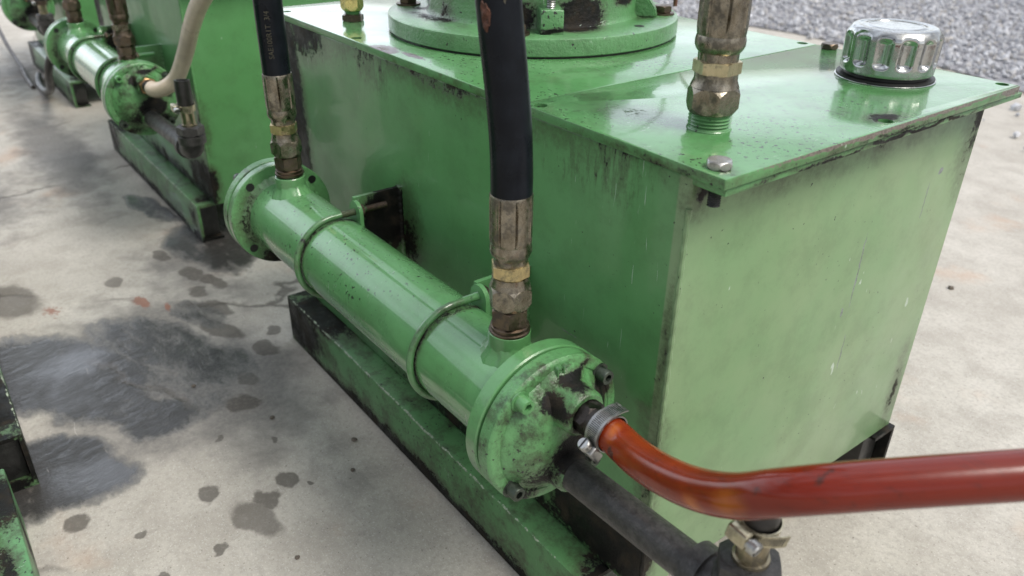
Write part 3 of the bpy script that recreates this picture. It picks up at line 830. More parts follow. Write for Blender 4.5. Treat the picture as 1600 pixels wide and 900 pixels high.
def make_cooler(label):
    # local frame: cooler axis = X, origin on the axis above the tank's near end
    e = empty('oil_cooler', (0, -0.089, 0.2609), label, 'oil cooler', 'tubular oil coolers strapped along the tanks', rot=(0, -0.0078, 0))
    bm = bmesh.new(); lathe(bm, [(0, -0.500), (0.0382, -0.500), (0.0382, -0.060), (0, -0.060)], (0, 0, 0), 'X', 72)
    finish('cooler_shell', bm, M['shell'], e)
    for (a, b) in ((-0.0668, -0.0550), (-0.5065, -0.4960)):
        bm = bmesh.new()
        lathe(bm, [(0.030, a), (FL_R - .001, a), (FL_R, a + .001), (FL_R, b - .0010), (FL_R - .0010, b), (FL_R - .0022, b + .0001), (0.030, b + .0001)], (0, 0, 0), 'X', 80)
        f = finish('tube_flange', bm, M['flange'], e)
        if a < -0.3:
            # bolt holes showing on the inner face
            for k in range(4):
                bm = bmesh.new()
                an = R(40 + 90 * k)
                lathe(bm, [(0, b - 0.003), (0.0044, b - 0.003), (0.0044, b + 0.0004), (0, b + 0.0004)], (0, 0.048 * math.cos(an), 0.048 * math.sin(an)), 'X', 16)
                finish('bolt_hole', bm, M['gasket'], f)
        bm = bmesh.new()
        ga, gb_ = (b, b + .0026) if a > -0.3 else (a - .0026, a)
        lathe(bm, [(.03, ga), (FL_R - .0050, ga), (FL_R - .0050, gb_), (.03, gb_)], (0, 0, 0), 'X', 64)
        finish('joint_gasket', bm, M['gasket'], f)
    # weld fillet between shell and flanges
    for xs_, sg in ((-0.0668, -1), (-0.4960, 1)):
        bm = bmesh.new()
        prof = [(0.0382, xs_ + sg * 0.0065), (0.0400, xs_ + sg * 0.004), (0.0425, xs_ + sg * 0.0018), (0.0440, xs_ - sg * 0.0003)]
        lathe(bm, prof, (0, 0, 0), 'X', 96, rad=lambda r, h, a: r + (0.0006 * math.sin(a * 31) + 0.0004 * math.sin(a * 53 + 1)) * (1 if r > 0.0384 else 0))
        finish('flange_weld', bm, M['flange'], e)
    for (x0, sg) in ((-0.0525, 1), (-0.5090, -1)):
        bm = bmesh.new()
        X = lambda d: x0 + sg * d
        prof = [(0.03, X(0)), (FL_R - .0008, X(0)), (FL_R, X(.0008)), (FL_R, X(.0105)), (FL_R - .0014, X(.0122)), (0.0530, X(.0126)), (0.0475, X(.0128)), (0.0468, X(.0120)), (0.0460, X(.0120)), (0.0453, X(.0129)), (0.0435, X(.0140)), (0.0400, X(.0172)), (0.0350, X(.0218)), (0.029, X(.0248)), (0.020, X(.0264)), (0, X(.0270))]
        lathe(bm, prof, (0, 0, 0), 'X', 80)
        cv = finish('end_cover', bm, M['cover'], e)
        # inlet and outlet bosses, cast with a flare at the root
        for (by, bz, r, L) in ((0.003, 0.0262, 0.0166, 0.0380), (0.0, -0.0245, 0.0145, 0.0350)):
            bm = bmesh.new()
            lathe(bm, [(r + .0085, X(.0125)), (r + .0045, X(.0155)), (r + .0018, X(.0190)), (r + .0006, X(.0230)), (r, X(.0290)), (r - .0004, X(L - .0025)), (r - .0022, X(L)), (r * .7, X(L)), (r * .7, X(L - .004)), (0, X(L - .004))], (0, by, bz), 'X', 48)
            finish('port_boss', bm, M['cover'], cv)
        for k in range(4):
            an = R(40 + 90 * k)
            bm = bmesh.new()
            c = (X(.0122), 0.0485 * math.cos(an), 0.0485 * math.sin(an))
            Mx = AX['X'] if sg > 0 else Matrix(((0, 0, -1), (0, 1, 0), (1, 0, 0)))
            socket_screw(bm, c, 0.0052, 0.0092, rot=Mx @ Matrix.Rotation(0.4 * k, 3, 'Z'))
            finish('cover_bolt', bm, M['boss'] if (sg > 0 and k == 1) else M['greensteel'], cv)
        if sg > 0:
            me = text_mesh('FC', 0.0105, 0.0022)
            tb = bmesh.new(); tb.from_mesh(me); bpy.data.meshes.remove(me)
            cx = sum(v.co.x for v in tb.verts) / len(tb.verts)
            for v in tb.verts:
                u, w, d = v.co.x - cx, v.co.y - 0.0033, v.co.z
                v.co = Vector((X(.0140) + d - 0.04 * 0 , u + 0.003, w + 0.0485))
            finish('cast_lettering', tb, M['ubolt'], cv, smooth=0)
    # hose bosses on top of the shell, each with its fillet weld
    for bx in (-0.462, -0.0925):
        bm = bmesh.new()
        lathe(bm, [(0, 0.020), (0.0148, 0.020), (0.0148, 0.0528), (0.0142, 0.0536), (0.0118, 0.0536), (0.0118, 0.049), (0, 0.049)], (bx, 0, 0), 'Z', 40)
        bo = finish('hose_boss', bm, M['boss'], e)
        bm = bmesh.new()
        N = 60; rings = []
        for (r, lift) in ((0.0147, 0.0075), (0.0158, 0.0046), (0.0185, 0.0022), (0.0208, -0.0006)):
            ring = []
            for i in range(N):
                a = 2 * PI * i / N
                w = r + (0.0005 * math.sin(a * 7 + 1) + 0.0003 * math.sin(a * 19 + 2)) * (1 if r > .015 else 0)
                y = w * math.sin(a)
                zz = math.sqrt(max(0.0382 ** 2 - y * y, 0))
                ring.append(bm.verts.new((bx + w * math.cos(a), y, zz + lift * (1 + 0.10 * math.sin(a * 11) + 0.06 * math.sin(a * 23)))))
            rings.append(ring)
        for A, B in zip(rings, rings[1:]):
            for i in range(N):
                j = (i + 1) % N
                bm.faces.new((A[i], A[j], B[j], B[i]))
        finish('boss_weld', bm, M['flange'], bo)
    # U-bolts round the shell, threaded ends to the brackets
    for ux in (-0.3655, -0.1615):
        rr = 0.0382 + 0.0030
        bm = bmesh.new()
        pts = [(ux, 0.034, rr)] + [(ux, rr * math.cos(a), rr * math.sin(a)) for a in np.linspace(PI / 2, 3 * PI / 2, 26)] + [(ux, 0.030, -rr)]
        tube(bm, pts, 0.0029, 12, 3)
        ub = finish('u_bolt', bm, M['ubolt'], e)
        for (zz, y0, y1) in ((rr, 0.008, 0.056), (-rr, 0.010, 0.050)):
            bm = bmesh.new()
            prof = [(0, y0)]
            n = int((y1 - y0) / 0.0006)
            for i in range(n):
                prof.append((0.0033 if i % 2 else 0.00275, y0 + i * 0.0006))
            prof.append((0, y1))
            # height of the profile runs along +Y
            lathe(bm, prof, (ux, 0, zz), seg=14, rot=Matrix(((1, 0, 0), (0, 0, 1), (0, -1, 0))))
            finish('threaded_end', bm, M['ubolt'] if zz < 0 else M['darksteel'] if ux < -0.3 else M['boss'], ub)
        bm = bmesh.new()
        hexnut(bm, 0.0062, 0.0262, 0.0305, (ux, 0, rr), turn=0.2, rot=Matrix(((1, 0, 0), (0, 0, 1), (0, -1, 0))))
        finish('nut', bm, M['darksteel'], ub)
    return e

cool = make_cooler('long green cooler tube with a grimy cover feeding the red orange hose')
OFF2, OFF3 = -0.980, -1.965
for off, lab in ((OFF2, 'green cooler tube with the cream hose on its cover'), (OFF3, 'farthest green cooler tube with a blackened cover')):
    c = copy_tree(cool)
    c.location = (off, -0.089, 0.2609)
    c["label"] = lab

# ------------------------------------------------------------------ hydraulic hoses
def crimp(r, h, a):
    """eight flattened crimp marks pressed into the ferrule"""
    k = (a * 8 / (2 * PI)) % 1.0
    return r - 0.00095 * max(0.0, 1 - abs(k - 0.5) / 0.07) + 0.00025 * (1 if abs(k - 0.5) < 0.13 and abs(k - 0.5) > 0.05 else 0)

def hose_end(e, x, y, s=1.0, ferr_top=None, mats=('zinc', 'brass', 'darksteel'), big=1.0):
    """fitting column from the boss upwards: ring, adaptor hex, swivel nut, collar, hex, bulge, crimped ferrule"""
    zz, bb, dd = mats
    c = (x, y, 0)
    bm = bmesh.new()
    lathe(bm, [(0, .3125), (.0138, .3125), (.0142, .3135), (.0142, .3150), (.0128, .3156), (.0128, .3164), (.0134, .3168), (.0134, .3182), (.0118, .3190), (0, .3190)], c, 'Z', 40)
    hexnut(bm, 0.0134, .3188, .3325, c, 'Z', 0.35, cham=.1)
    finish('adaptor', bm, M[dd], e)
    bm = bmesh.new()
    hexnut(bm, 0.0152, .3330, .3495, c, 'Z', 0.12 * big + .2, cham=.2)
    lathe(bm, [(.0136, .3490), (.0130, .3515), (.0124, .3535), (.0124, .3560), (0, .3560)], c, 'Z', 40)
    finish('swivel_nut', bm, M[zz], e)
    bm = bmesh.new()
    lathe(bm, [(0, .3555), (.0115, .3555), (.0115, .3570), (0, .3570)], c, 'Z', 32)
    hexnut(bm, 0.0137, .3566, .3652, c, 'Z', 0.5, cham=.08)
    finish('stem_hex', bm, M[bb], e)
    bm = bmesh.new()
    prof = [(0, .3645), (.0112, .3645), (.0114, .3690), (.0128, .3710), (.0139, .3738), (.0140, .3765), (.0136, .3790), (.0134, .3800)]
    lathe(bm, prof, c, 'Z', 64, rad=lambda r, h, a: r - (0.0004 * max(0, math.cos(a * 8)) if h < .3705 else 0))
    prof = [(.0134, .3800), (.0136, .3808), (.0138, .3830)] + [(.0138, .383 + i * .005) for i in range(1, 6)] + [(.0139, .4128), (.0134, .4138), (.0128, .4138)]
    lathe(bm, prof, c, 'Z', 192, rad=lambda r, h, a: crimp(r, h, a) if .3815 < h < .4125 else r)
    finish('ferrule', bm, M[zz], e)

def hose_print(e, path, fr, txt, size, r, start, ang, step=1):
    """lettering wrapped on the hose wall, reading upwards"""
    me = text_mesh(txt, size)
    tb = bmesh.new(); tb.from_mesh(me); bpy.data.meshes.remove(me)
    L = [0.0]
    for a, b in zip(path, path[1:]): L.append(L[-1] + (b - a).length)
    for v in tb.verts:
        s = start + v.co.x
        i = max(0, min(len(L) - 2, int(np.searchsorted(L, s)) - 1))
        f = (s - L[i]) / max(1e-9, L[i + 1] - L[i])
        p = path[i].lerp(path[i + 1], f)
        t_, a_, b_ = fr[i]
        # angle measured in the horizontal plane
        h = ang - v.co.y / r
        dvec = Vector((math.cos(h), math.sin(h), 0))
        dvec = (dvec - t_ * dvec.dot(t_)).normalized()
        v.co = p + dvec * (r + 0.00018)
    finish('hose_lettering', tb, M['print'], e, smooth=0)

GH = 'black hydraulic hoses with crimped steel ends'
def hydraulic_hose(x, y, label, pts, lettering=None, r=0.0131, mats=('zinc', 'brass', 'darksteel'), twist=1.0, name='hydraulic_hose'):
    e = empty(name, (0, 0, 0), label, 'hydraulic hose', GH)
    hose_end(e, x, y, mats=mats, big=twist)
    bm = bmesh.new()
    path, fr = tube(bm, pts, r, 32, 12)
    finish('rubber_tube', bm, M['rubber'], e)
    if lettering:
        hose_print(e, path, fr, *lettering)
    return e, path, fr

# hose on the far port: rises past the tank end
h1, p1, f1 = hydraulic_hose(-0.462, -0.089, 'black hose marked with yellow lettering on the far end of the long cooler',
    [(-0.462, -0.089, 0.408), (-0.462, -0.089, 0.425), (-0.4615, -0.0892, 0.45), (-0.459, -0.090, 0.49), (-0.455, -0.091, 0.54), (-0.450, -0.092, 0.60), (-0.444, -0.090, 0.70)],
    lettering=('SAE100R1T  3/4', 0.0066, 0.0153, 0.022, R(-22)))
# hose on the near port: leans as it rises
h2, p2, f2 = hydraulic_hose(-0.0925, -0.089, 'thick black hose in front of the motor flange with a torn brown patch',
    [(-0.0925, -0.089, 0.408), (-0.0925, -0.089, 0.425), (-0.0935, -0.0895, 0.450), (-0.0965, -0.0905, 0.480), (-0.1005, -0.092, 0.512), (-0.104, -0.0935, 0.55), (-0.107, -0.094, 0.62)], r=0.0133, twist=3.2)
# torn cover: braid showing
def patch(e, path, fr, s0, ang, w, h, r, mat, name):
    bm = bmesh.new()
    L = [0.0]
    for a, b in zip(path, path[1:]): L.append(L[-1] + (b - a).length)
    def at(s, an, rr):
        i = max(0, min(len(L) - 2, int(np.searchsorted(L, s)) - 1))
        f = (s - L[i]) / (L[i + 1] - L[i])
        p = path[i].lerp(path[i + 1], f)
        d = Vector((math.cos(an), math.sin(an), 0)); t_ = fr[i][0]
        d = (d - t_ * d.dot(t_)).normalized()
        return p + d * rr
    nr, na = 9, 30
    c0 = bm.verts.new(at(s0, ang, r + .0006)); prev = None
    for k in range(1, nr + 1):
        u = k / nr
        ring = []
        for j in range(na):
            a = 2 * PI * j / na
            q = u * (1 + 0.13 * math.sin(3 * a + 1) + 0.10 * math.sin(7 * a))
            ds, da = q * h * math.sin(a), q * w * math.cos(a) / r
            wv = 0.00035 * (math.sin((ds * 900 + da * r * 900)) + math.sin((ds * 900 - da * r * 900)))
            rr = r + (0.0007 + wv) * (1 if u < 0.93 else 0) - (0.0006 if u > 0.93 else 0)
            ring.append(bm.verts.new(at(s0 + ds, ang + da, rr)))
        for j in range(na):
            j2 = (j + 1) % na
            if prev is None: bm.faces.new((c0, ring[j], ring[j2]))
            else: bm.faces.new((prev[j], prev[j2], ring[j2], ring[j]))
        prev = ring
    finish(name, bm, M[mat], e)
patch(h2, p2, f2, 0.113, R(-72), 0.0032, 0.0085, 0.0133, 'braid', 'torn_patch')
patch(h2, p2, f2, 0.122, R(-20), 0.0011, 0.003, 0.0133, 'print', 'paint_fleck')

# hoses of the second and third units: the same parts, each set shifted to its unit
dk = ('darksteel', 'zinc', 'darksteel')
M['rubber2'] = M['rubber']
for off, labs in ((OFF2 - 0.0, ('blackened hose end close to the cream hose and brass nut', 'blackened hose end on the far port of the cream hosed cooler')),
                  (OFF3, ('dark hose at the far corner on the near port of the last cooler', 'dark hose at the far corner on the far port of the last cooler'))):
    for x0, lab in zip((-0.0925, -0.462), labs):
        x = x0 + off
        hydraulic_hose(x, -0.089, lab, [(x, -0.089, 0.408), (x - 0.001, -0.0893, 0.44), (x - 0.006, -0.091, 0.50), (x - 0.010, -0.092, 0.56), (x - 0.01, -0.09, 0.70)], mats=dk, twist=1.7)

# hose end rising from the lid
def lid_hose():
    e = empty('hydraulic_hose', (-0.0592, 0.0525, 0.4387), 'steel hose end screwed upright into the lid beside the chrome cap', 'hydraulic hose', GH)
    bm = bmesh.new()
    prof = [(0.0151, -0.006), (0.0151, 0.0006), (0.0146, 0.0012)]
    for i in range(9):
        prof.append((0.0132 if i % 2 else 0.0146, 0.0016 + i * 0.00115))
    prof += [(0.0125, 0.0125), (0.0, 0.0125)]
    lathe(bm, prof, (0, 0, 0), 'Z', 48)
    finish('threaded_nipple', bm, M['boss'], e)
    bm = bmesh.new()
    hexnut(bm, 0.0178, 0.0115, 0.0290, (0, 0, 0), 'Z', 0.42, cham=.22)
    lathe(bm, [(.0160, .0285), (.0150, .0310), (.0143, .0330), (.0143, .0375), (0, .0375)], (0, 0, 0), 'Z', 48, rad=lambda r, h, a: r - (0.0008 * max(0, math.sin(a * 7)) ** 3 if h > .032 else 0))
    finish('swivel_nut', bm, M['zinc'], e)
    bm = bmesh.new()
    hexnut(bm, 0.0158, 0.0370, 0.0455, (0, 0, 0), 'Z', 0.62, cham=.08)
    finish('stem_hex', bm, M['brass2'], e)
    bm = bmesh.new()
    lathe(bm, [(0, .0450), (.0132, .0450), (.0134, .0505), (.0150, .0525), (.0161, .0550), (.0162, .0580), (.0157, .0605), (.0154, .0615)], (0, 0, 0), 'Z', 64, rad=lambda r, h, a: r - (0.0008 * max(0, math.cos(a * 8 + 1)) ** 4 if h < .0515 else 0))
    prof = [(.0154, .0615), (.0157, .0630), (.0158, .0660)] + [(.0159, .066 + .006 * i) for i in range(1, 9)] + [(.0159, .1180), (.0150, .1190), (.0140, .1190)]
    lathe(bm, prof, (0, 0, 0), 'Z', 192, rad=lambda r, h, a: crimp(r, h, a + 0.3) if .0645 < h < .1175 else r)
    finish('ferrule', bm, M['zinc'], e)
    bm = bmesh.new()
    tube(bm, [(0, 0, .112), (0.0005, 0, .14), (0.004, 0.002, .19), (0.012, 0.006, .26), (0.02, 0.01, .34)], 0.0148, 28, 8)
    finish('rubber_tube', bm, M['rubber'], e)
M['brass2'] = metal('olive_zinc_steel', (0.50, 0.44, 0.28), 0.30, 0.55, base2=(0.38, 0.33, 0.2))
lid_hose()

# small fitting at the other end of the lid
def lid_fitting():
    e = empty('pipe_fitting', (-0.5355, 0.0314, 0.4387), 'yellow plated pipe fitting on a dark hexagon at the far lid corner', 'pipe fitting')
    bm = bmesh.new(); hexnut(bm, 0.0118, 0.0, 0.0065, (0, 0, 0), 'Z', 0.3, cham=.1)
    lathe(bm, [(.0085, .006), (.0085, .0075), (0, .0075)], (0, 0, 0), 'Z', 32)
    finish('base_hex', bm, M['darksteel'], e)
    bm = bmesh.new(); lathe(bm, [(0, .0070), (.0086, .0070), (.0078, .0078), (.0090, .0086), (.0082, .0094), (.0090, .0102), (.0080, .0112), (0, .0112)], (0, 0, 0), 'Z', 40)
    finish('thread', bm, M['boss'], e)
    bm = bmesh.new(); hexnut(bm, 0.0122, 0.0112, 0.0260, (0, 0, 0), 'Z', 0.02, cham=.2)
    lathe(bm, [(.0098, .0255), (.0086, .0290), (.0086, .0330), (0, .0330)], (0, 0, 0), 'Z', 32)
    finish('union_nut', bm, M['brassy'], e)
    bm = bmesh.new(); tube(bm, [(0, 0, .030), (0, 0, .06), (0.0, 0.004, .10), (-0.01, 0.02, .15), (-0.02, 0.05, .19)], 0.0075, 20, 8)
    finish('steel_tube', bm, M['steel'], e)
M['brassy'] = metal('bright_yellow_zinc', (0.72, 0.62, 0.26), 0.24, 0.3, base2=(0.55, 0.47, 0.2))
lid_fitting()

# ------------------------------------------------------------------ breather cap on the lid
def breather():
    e = empty('breather_cap', (-0.0686, 0.2852, 0.4387), 'fluted chrome filler breather cap standing on a black gasket on the lid', 'breather cap')
    bm = bmesh.new(); lathe(bm, [(0, 0), (.0394, 0), (.0397, .0004), (.0397, .0009), (.0390, .0013), (0, .0013)], (0, 0, 0), 'Z', 80)
    finish('flange_ring', bm, M['chrome'], e)
    bm = bmesh.new(); lathe(bm, [(0, .0013), (.0385, .0013), (.0388, .0017), (.0386, .0027), (.0330, .0030), (.0320, .0062), (0, .0062)], (0, 0, 0), 'Z', 72)
    finish('gasket', bm, M['gasket'], e)
    bm = bmesh.new()
    prof = [(.0300, .0066), (.0352, .0058), (.0362, .0060), (.0366, .0068), (.0367, .0085)]
    prof += [(.0367 + .0008 * (i / 26), .0085 + .0255 * i / 26) for i in range(1, 27)]
    prof += [(.0374, .0350), (.0370, .0362), (.0362, .0374), (.0350, .0388), (.0338, .0402), (.0328, .0412), (.0316, .0419), (.0300, .0421), (.0280, .0420), (.0272, .0416), (.0255, .0417), (.0225, .0419), (.0222, .0422), (.0205, .0422), (.0202, .0418), (.010, .0419), (0, .0419)]
    NF = 13
    def fl(r, h, a):
        if not (.0085 < h < .0385) or r < .033: return r
        # flutes: open at the shoulder, closed with a round spoon end below
        k = ((a * NF / (2 * PI)) % 1.0 - 0.5) * 2          # -1..1 across one flute pitch
        lowend = min(1.0, max(0.0, (h - 0.0125) / 0.004))
        w = 0.70 * math.sqrt(max(0.0, 1 - (1 - lowend) ** 2)) if lowend < 1 else 0.70
        topfade = 1.0 if h < .033 else max(0.0, 1 - (h - .033) / .005)
        if w <= 0: return r
        q = abs(k) / w
        return r - 0.0040 * topfade * (max(0.0, 1 - q * q) ** 0.8) * min(1, lowend * 1.2)
    lathe(bm, prof, (0, 0, 0), 'Z', 13 * 24, rad=fl)
    finish('cap', bm, M['chrome'], e, smooth=50)
breather()

# ------------------------------------------------------------------ pump motor bell housing on the lid
M['cast'] = paint('cast_enamel', rough=0.30, chips=0.68, cast=1.0, film=0.3, amp=1.8, fine=330,
    grime=[((0.0, -0.108, 0.030), (0.03, 0.03, 0.03), 0.45), ((0.107, -0.03, 0.03), (0.03, 0.045, 0.03), 1.15), ((0.075, -0.085, 0.030), (0.035, 0.035, 0.03), 1.1),
           ((-0.06, -0.095, 0.03), (0.022, 0.03, 0.03), 1.0), ((0.10, 0.03, 0.040), (0.03, 0.03, 0.012), 0.9), ((0.10, 0.06, 0.02), (0.03, 0.03, 0.006), 0.6), ((-0.02, -0.115, 0.019), (0.1, 0.02, 0.006), 0.7)])
M['castblock'] = paint('cast_block_enamel', rough=0.30, chips=0.62, cast=1.0, grime=[((0.113, -0.069, 0.0185), (0.03, 0.03, 0.006), 0.8)])
def motor():
    e = empty('pump_motor', (-0.4009, 0.1712, 0.4387), 'round cast green motor flange bolted on the tank lid', 'pump motor')
    bm = bmesh.new(); lathe(bm, [(0, 0.0), (.1475, 0.0), (.1475, .0018), (0, .0018)], (0, 0, 0), 'Z', 96)
    finish('gasket', bm, M['gasket'], e)
    bm = bmesh.new()
    lathe(bm, [(.08, .0018), (.1492, .0018), (.1500, .0026), (.1500, .0150), (.1494, .0170), (.1478, .0180), (.1180, .0184), (.1110, .0190), (.1095, .0205), (.1080, .0240), (.1078, .0480), (.1078, .0485)], (0, 0, 0), 'Z', 128)
    mf = finish('mounting_flange', bm, M['cast'], e)
    bm = bmesh.new()
    lathe(bm, [(.100, .0480), (.1020, .0480), (.1020, .0530), (.1085, .0535), (.1100, .0545), (.1100, .0720), (.1085, .0735), (.0950, .0740), (.0950, .0745)], (0, 0, 0), 'Z', 112)
    finish('bell_housing', bm, M['cast'], e)
    # motor body above, with cooling fins and a fan cowl
    bm = bmesh.new()
    lathe(bm, [(0, .0740), (.080, .0740), (.080, .30), (0, .30)], (0, 0, 0), 'Z', 96, rad=lambda r, h, a: r + .010 * (1 if (a * 36 / (2 * PI)) % 1 < .4 else 0))
    finish('motor_body', bm, M['cast'], e)
    bm = bmesh.new(); lathe(bm, [(.05, .301), (.094, .301), (.095, .303), (.095, .36), (.088, .367), (0, .367)], (0, 0, 0), 'Z', 64)
    finish('fan_cowl', bm, M['cast'], e)
    # lug in front: square cast block with a stud
    Rz = Matrix.Rotation(R(-31), 3, 'Z')
    bm = bmesh.new(); box(bm, (.1040, -.0105, .0170), (.1335, .0105, .0395), 0.0016, 3)
    bmesh.ops.rotate(bm, verts=bm.verts, cent=(0, 0, 0), matrix=Rz)
    lug = finish('lug', bm, M['castblock'], e)
    bm = bmesh.new()
    c = Rz @ Vector((.122, 0, 0))
    prof = [(0, .039)] + [(.0036 if i % 2 else .0044, .039 + i * .0010) for i in range(26)] + [(0, .066)]
    lathe(bm, prof, c, 'Z', 20)
    finish('stud', bm, M['steel'], lug)
    bm = bmesh.new(); hexnut(bm, .0085, .0500, .0570, c, 'Z', .2, hole=.004)
    finish('nut', bm, M['darksteel'], lug)
    # hold-down bolts with washers; the one at the right end shows
    for k in range(4):
        a = R(45 + 90 * k)
        bm = bmesh.new(); bolt_head(bm, (.1330 * math.cos(a), .1330 * math.sin(a), .0181), .0088, .0070, turn=.5)
        finish('flange_bolt', bm, M['darksteel'], mf)
    # empty bolt hole and a pressed ear beside the bolt
    bm = bmesh.new(); lathe(bm, [(0, .0165), (.0048, .0165), (.0048, .01845), (0, .01845)], (.1315 * math.cos(R(12)), .1315 * math.sin(R(12)), 0), 'Z', 24)
    finish('bolt_hole', bm, M['gasket'], mf)
    for a, w in ((R(36), .013), (R(205), .014), (R(120), .014)):
        Ra = Matrix.Rotation(a, 3, 'Z')
        bm = bmesh.new()
        pr = [(.100, .0180), (.1290, .0180), (.1275, .0270), (.1080, .0520), (.100, .0520)]
        A = [bm.verts.new(Ra @ Vector((x, -w / 2, z))) for x, z in pr]; B = [bm.verts.new(Ra @ Vector((x, w / 2, z))) for x, z in pr]
        for i in range(5):
            j = (i + 1) % 5
            bm.faces.new((A[i], A[j], B[j], B[i]))
        bm.faces.new(A); bm.faces.new(B)
        bmesh.ops.bevel(bm, geom=list(bm.edges), offset=.0015, segments=2, affect='EDGES')
        finish('gusset', bm, M['cast'], e)
motor()

bm = bmesh.new()
tube(bm, [(-0.393, 0.381, 0.4425), (-0.393, 0.381, 0.50), (-0.395, 0.375, 0.60), (-0.405, 0.34, 0.70), (-0.41, 0.28, 0.735), (-0.405, 0.235, 0.735)], 0.0026, 12, 8)
o = finish('earth_cable', bm, M['brownwire'])
tag(o, 'thin brown cable hanging from the motor behind its flange', 'cable')

# ------------------------------------------------------------------ red orange hose
def orange_mat():
    t = T('amber_polyurethane')
    x, y, z = t.xyz()
    n = t.noise(32, 4, 0.6)
    n2 = t.noise(11, 3, 0.5)
    along = t.mr(x, 0.07, 0.15)
    col = t.mix(along, (0.225, 0.026, 0.004), (0.140, 0.0125, 0.004))
    col = t.mix(t.mr(n, 0.42, 0.72, 0, 0.6), col, (0.11, 0.011, 0.005))
    col = t.mix(t.mr(t.noise(1.0, 5, 0.7, vec=t.mapping(t.warp(0.01, 30), rot=(0.2, 0.6, 0.8), scale=(25, 160, 160))), 0.52, 0.72, 0, 0.45), col, (0.07, 0.012, 0.007))
    # orange tinge where the tube is stretched in the bend, yellow blotch at its underside
    w = t.warp(0.012, 45)
    yb = t.maxall([t.blob(w, (0.120, -0.125, 0.334), (0.020, 0.014, 0.016), 1.1), t.blob(w, (0.098, -0.120, 0.318), (0.012, 0.010, 0.010), 0.95), t.blob(w, (0.016, -0.092, 0.295), (0.008, 0.014, 0.014), 0.8)])
    col = t.mix(t.mr(yb, 0.15, 0.9, 0, 0.75), col, (0.42, 0.12, 0.015))
    # dark oily smears
    dm = t.maxall([t.blob(w, (0.022, -0.097, 0.284), (0.008, 0.008, 0.008), 1.0), t.blob(w, (0.150, -0.103, 0.366), (0.006, 0.010, 0.012), 0.8), t.blob(w, (0.130, -0.118, 0.350), (0.005, 0.010, 0.012), 0.7), t.blob(w, (0.06, -0.105, 0.312), (0.012, 0.012, 0.006), 0.55), t.blob(w, (0.085, -0.112, 0.312), (0.02, 0.012, 0.008), 0.5), t.blob(w, (0.17, -0.085, 0.366), (0.02, 0.02, 0.008), 0.4)])
    dk_ = t.mr(t.math('ADD', dm, t.math('MULTIPLY', t.math('SUBTRACT', t.noise(130, 5), 0.5), 1.1)), 0.40, 0.60, 0, 0.75)
    col = t.mix(dk_, col, (0.03, 0.014, 0.010))
    t.set(Base_Color=col, Roughness=t.mr(n2, 0.35, 0.65, 0.08, 0.20), Normal=t.bump(t.noise(120, 3), 0.10, 0.0006), Specular_IOR_Level=0.38)
    t.b.inputs["Subsurface Weight"].default_value = 0.12
    t.b.inputs["Subsurface Radius"].default_value = (0.006, 0.0018, 0.0006)
    t.b.inputs["Subsurface Scale"].default_value = 1.0
    return t.m
M['orange'] = orange_mat()

def worm_clamp(e, c, axisM, r, w, screw_ang, mat, name='hose_clamp', tail=2.6, way=-1):
    """worm-drive hose clamp: band, slotted tail running back over it, housing and screw"""
    c = Vector(c)
    def ringpt(a, rr, h): return c + axisM @ Vector((rr * math.cos(a), rr * math.sin(a), h))
    def strip(bm, angs, rad, th):
        prev = None
        for a in angs:
            rr = rad(a)
            q = [bm.verts.new(ringpt(a, rr, -w / 2)), bm.verts.new(ringpt(a, rr, w / 2)), bm.verts.new(ringpt(a, rr + th, w / 2)), bm.verts.new(ringpt(a, rr + th, -w / 2))]
            if prev:
                for k in range(4):
                    bm.faces.new((prev[k], prev[(k + 1) % 4], q[(k + 1) % 4], q[k]))
            else:
                bm.faces.new(q)
            prev = q
        bm.faces.new(prev)
    a0 = screw_ang
    bm = bmesh.new()
    strip(bm, np.linspace(a0, a0 + 2 * PI, 90), lambda a: r, .0007)
    band = finish(name, bm, M[mat], e)
    lift = lambda a: r + .0009 + .0042 * max(0.0, (abs(a - a0) - (tail - 0.75)) / 0.75) ** 1.6
    bm = bmesh.new()
    strip(bm, np.linspace(a0, a0 + way * tail, 60), lift, .0008)
    tl = finish('band_tail', bm, M[mat], band)
    bm = bmesh.new()
    k = 0
    while 0.42 + k * 0.088 < tail - 0.10:
        a = a0 + way * (0.42 + k * 0.088)
        p = [(a - .020, -w * .33), (a + .012, -w * .33), (a + .032, w * .33), (a, w * .33)]
        lo_ = [bm.verts.new(ringpt(x, lift(x) + .0006, h)) for x, h in p]
        hi_ = [bm.verts.new(ringpt(x, lift(x) + .00088, h)) for x, h in p]
        bm.faces.new(hi_)
        for q in range(4):
            bm.faces.new((lo_[q], lo_[(q + 1) % 4], hi_[(q + 1) % 4], hi_[q]))
        k += 1
    finish('band_slots', bm, M['gasket'], tl, smooth=0) if False else finish('band_slots', bm, M['gasket'], band, smooth=0)
    ca = screw_ang
    radial = axisM @ Vector((math.cos(ca), math.sin(ca), 0)); tang = axisM @ Vector((-math.sin(ca), math.cos(ca), 0)) * (-way); ax = axisM @ Vector((0, 0, 1))
    Ms = Matrix((radial, ax, tang)).transposed()
    bm = bmesh.new()
    box(bm, (-.0036, -w * .56, -.0050), (.0032, w * .56, .0070), .0015, 3)
    for v in bm.verts: v.co = c + radial * (r + .0042) + Ms @ v.co
    finish('screw_housing', bm, M[mat], band)
    bm = bmesh.new()
    lathe(bm, [(0, -.0112), (.0034, -.0112), (.0040, -.0104), (.0040, -.0064), (.0028, -.0062), (.0028, -.0046), (0, -.0046)], c + radial * (r + .0042), seg=24, rot=Ms)
    finish('clamp_screw', bm, M['steel'], band)
    bm = bmesh.new(); box(bm, (-.0038, -.0006, -.01135), (.0038, .0006, -.0100))
    for v in bm.verts: v.co = c + radial * (r + .0042) + Ms @ v.co
    finish('screw_slot', bm, M['gasket'], band, smooth=0)

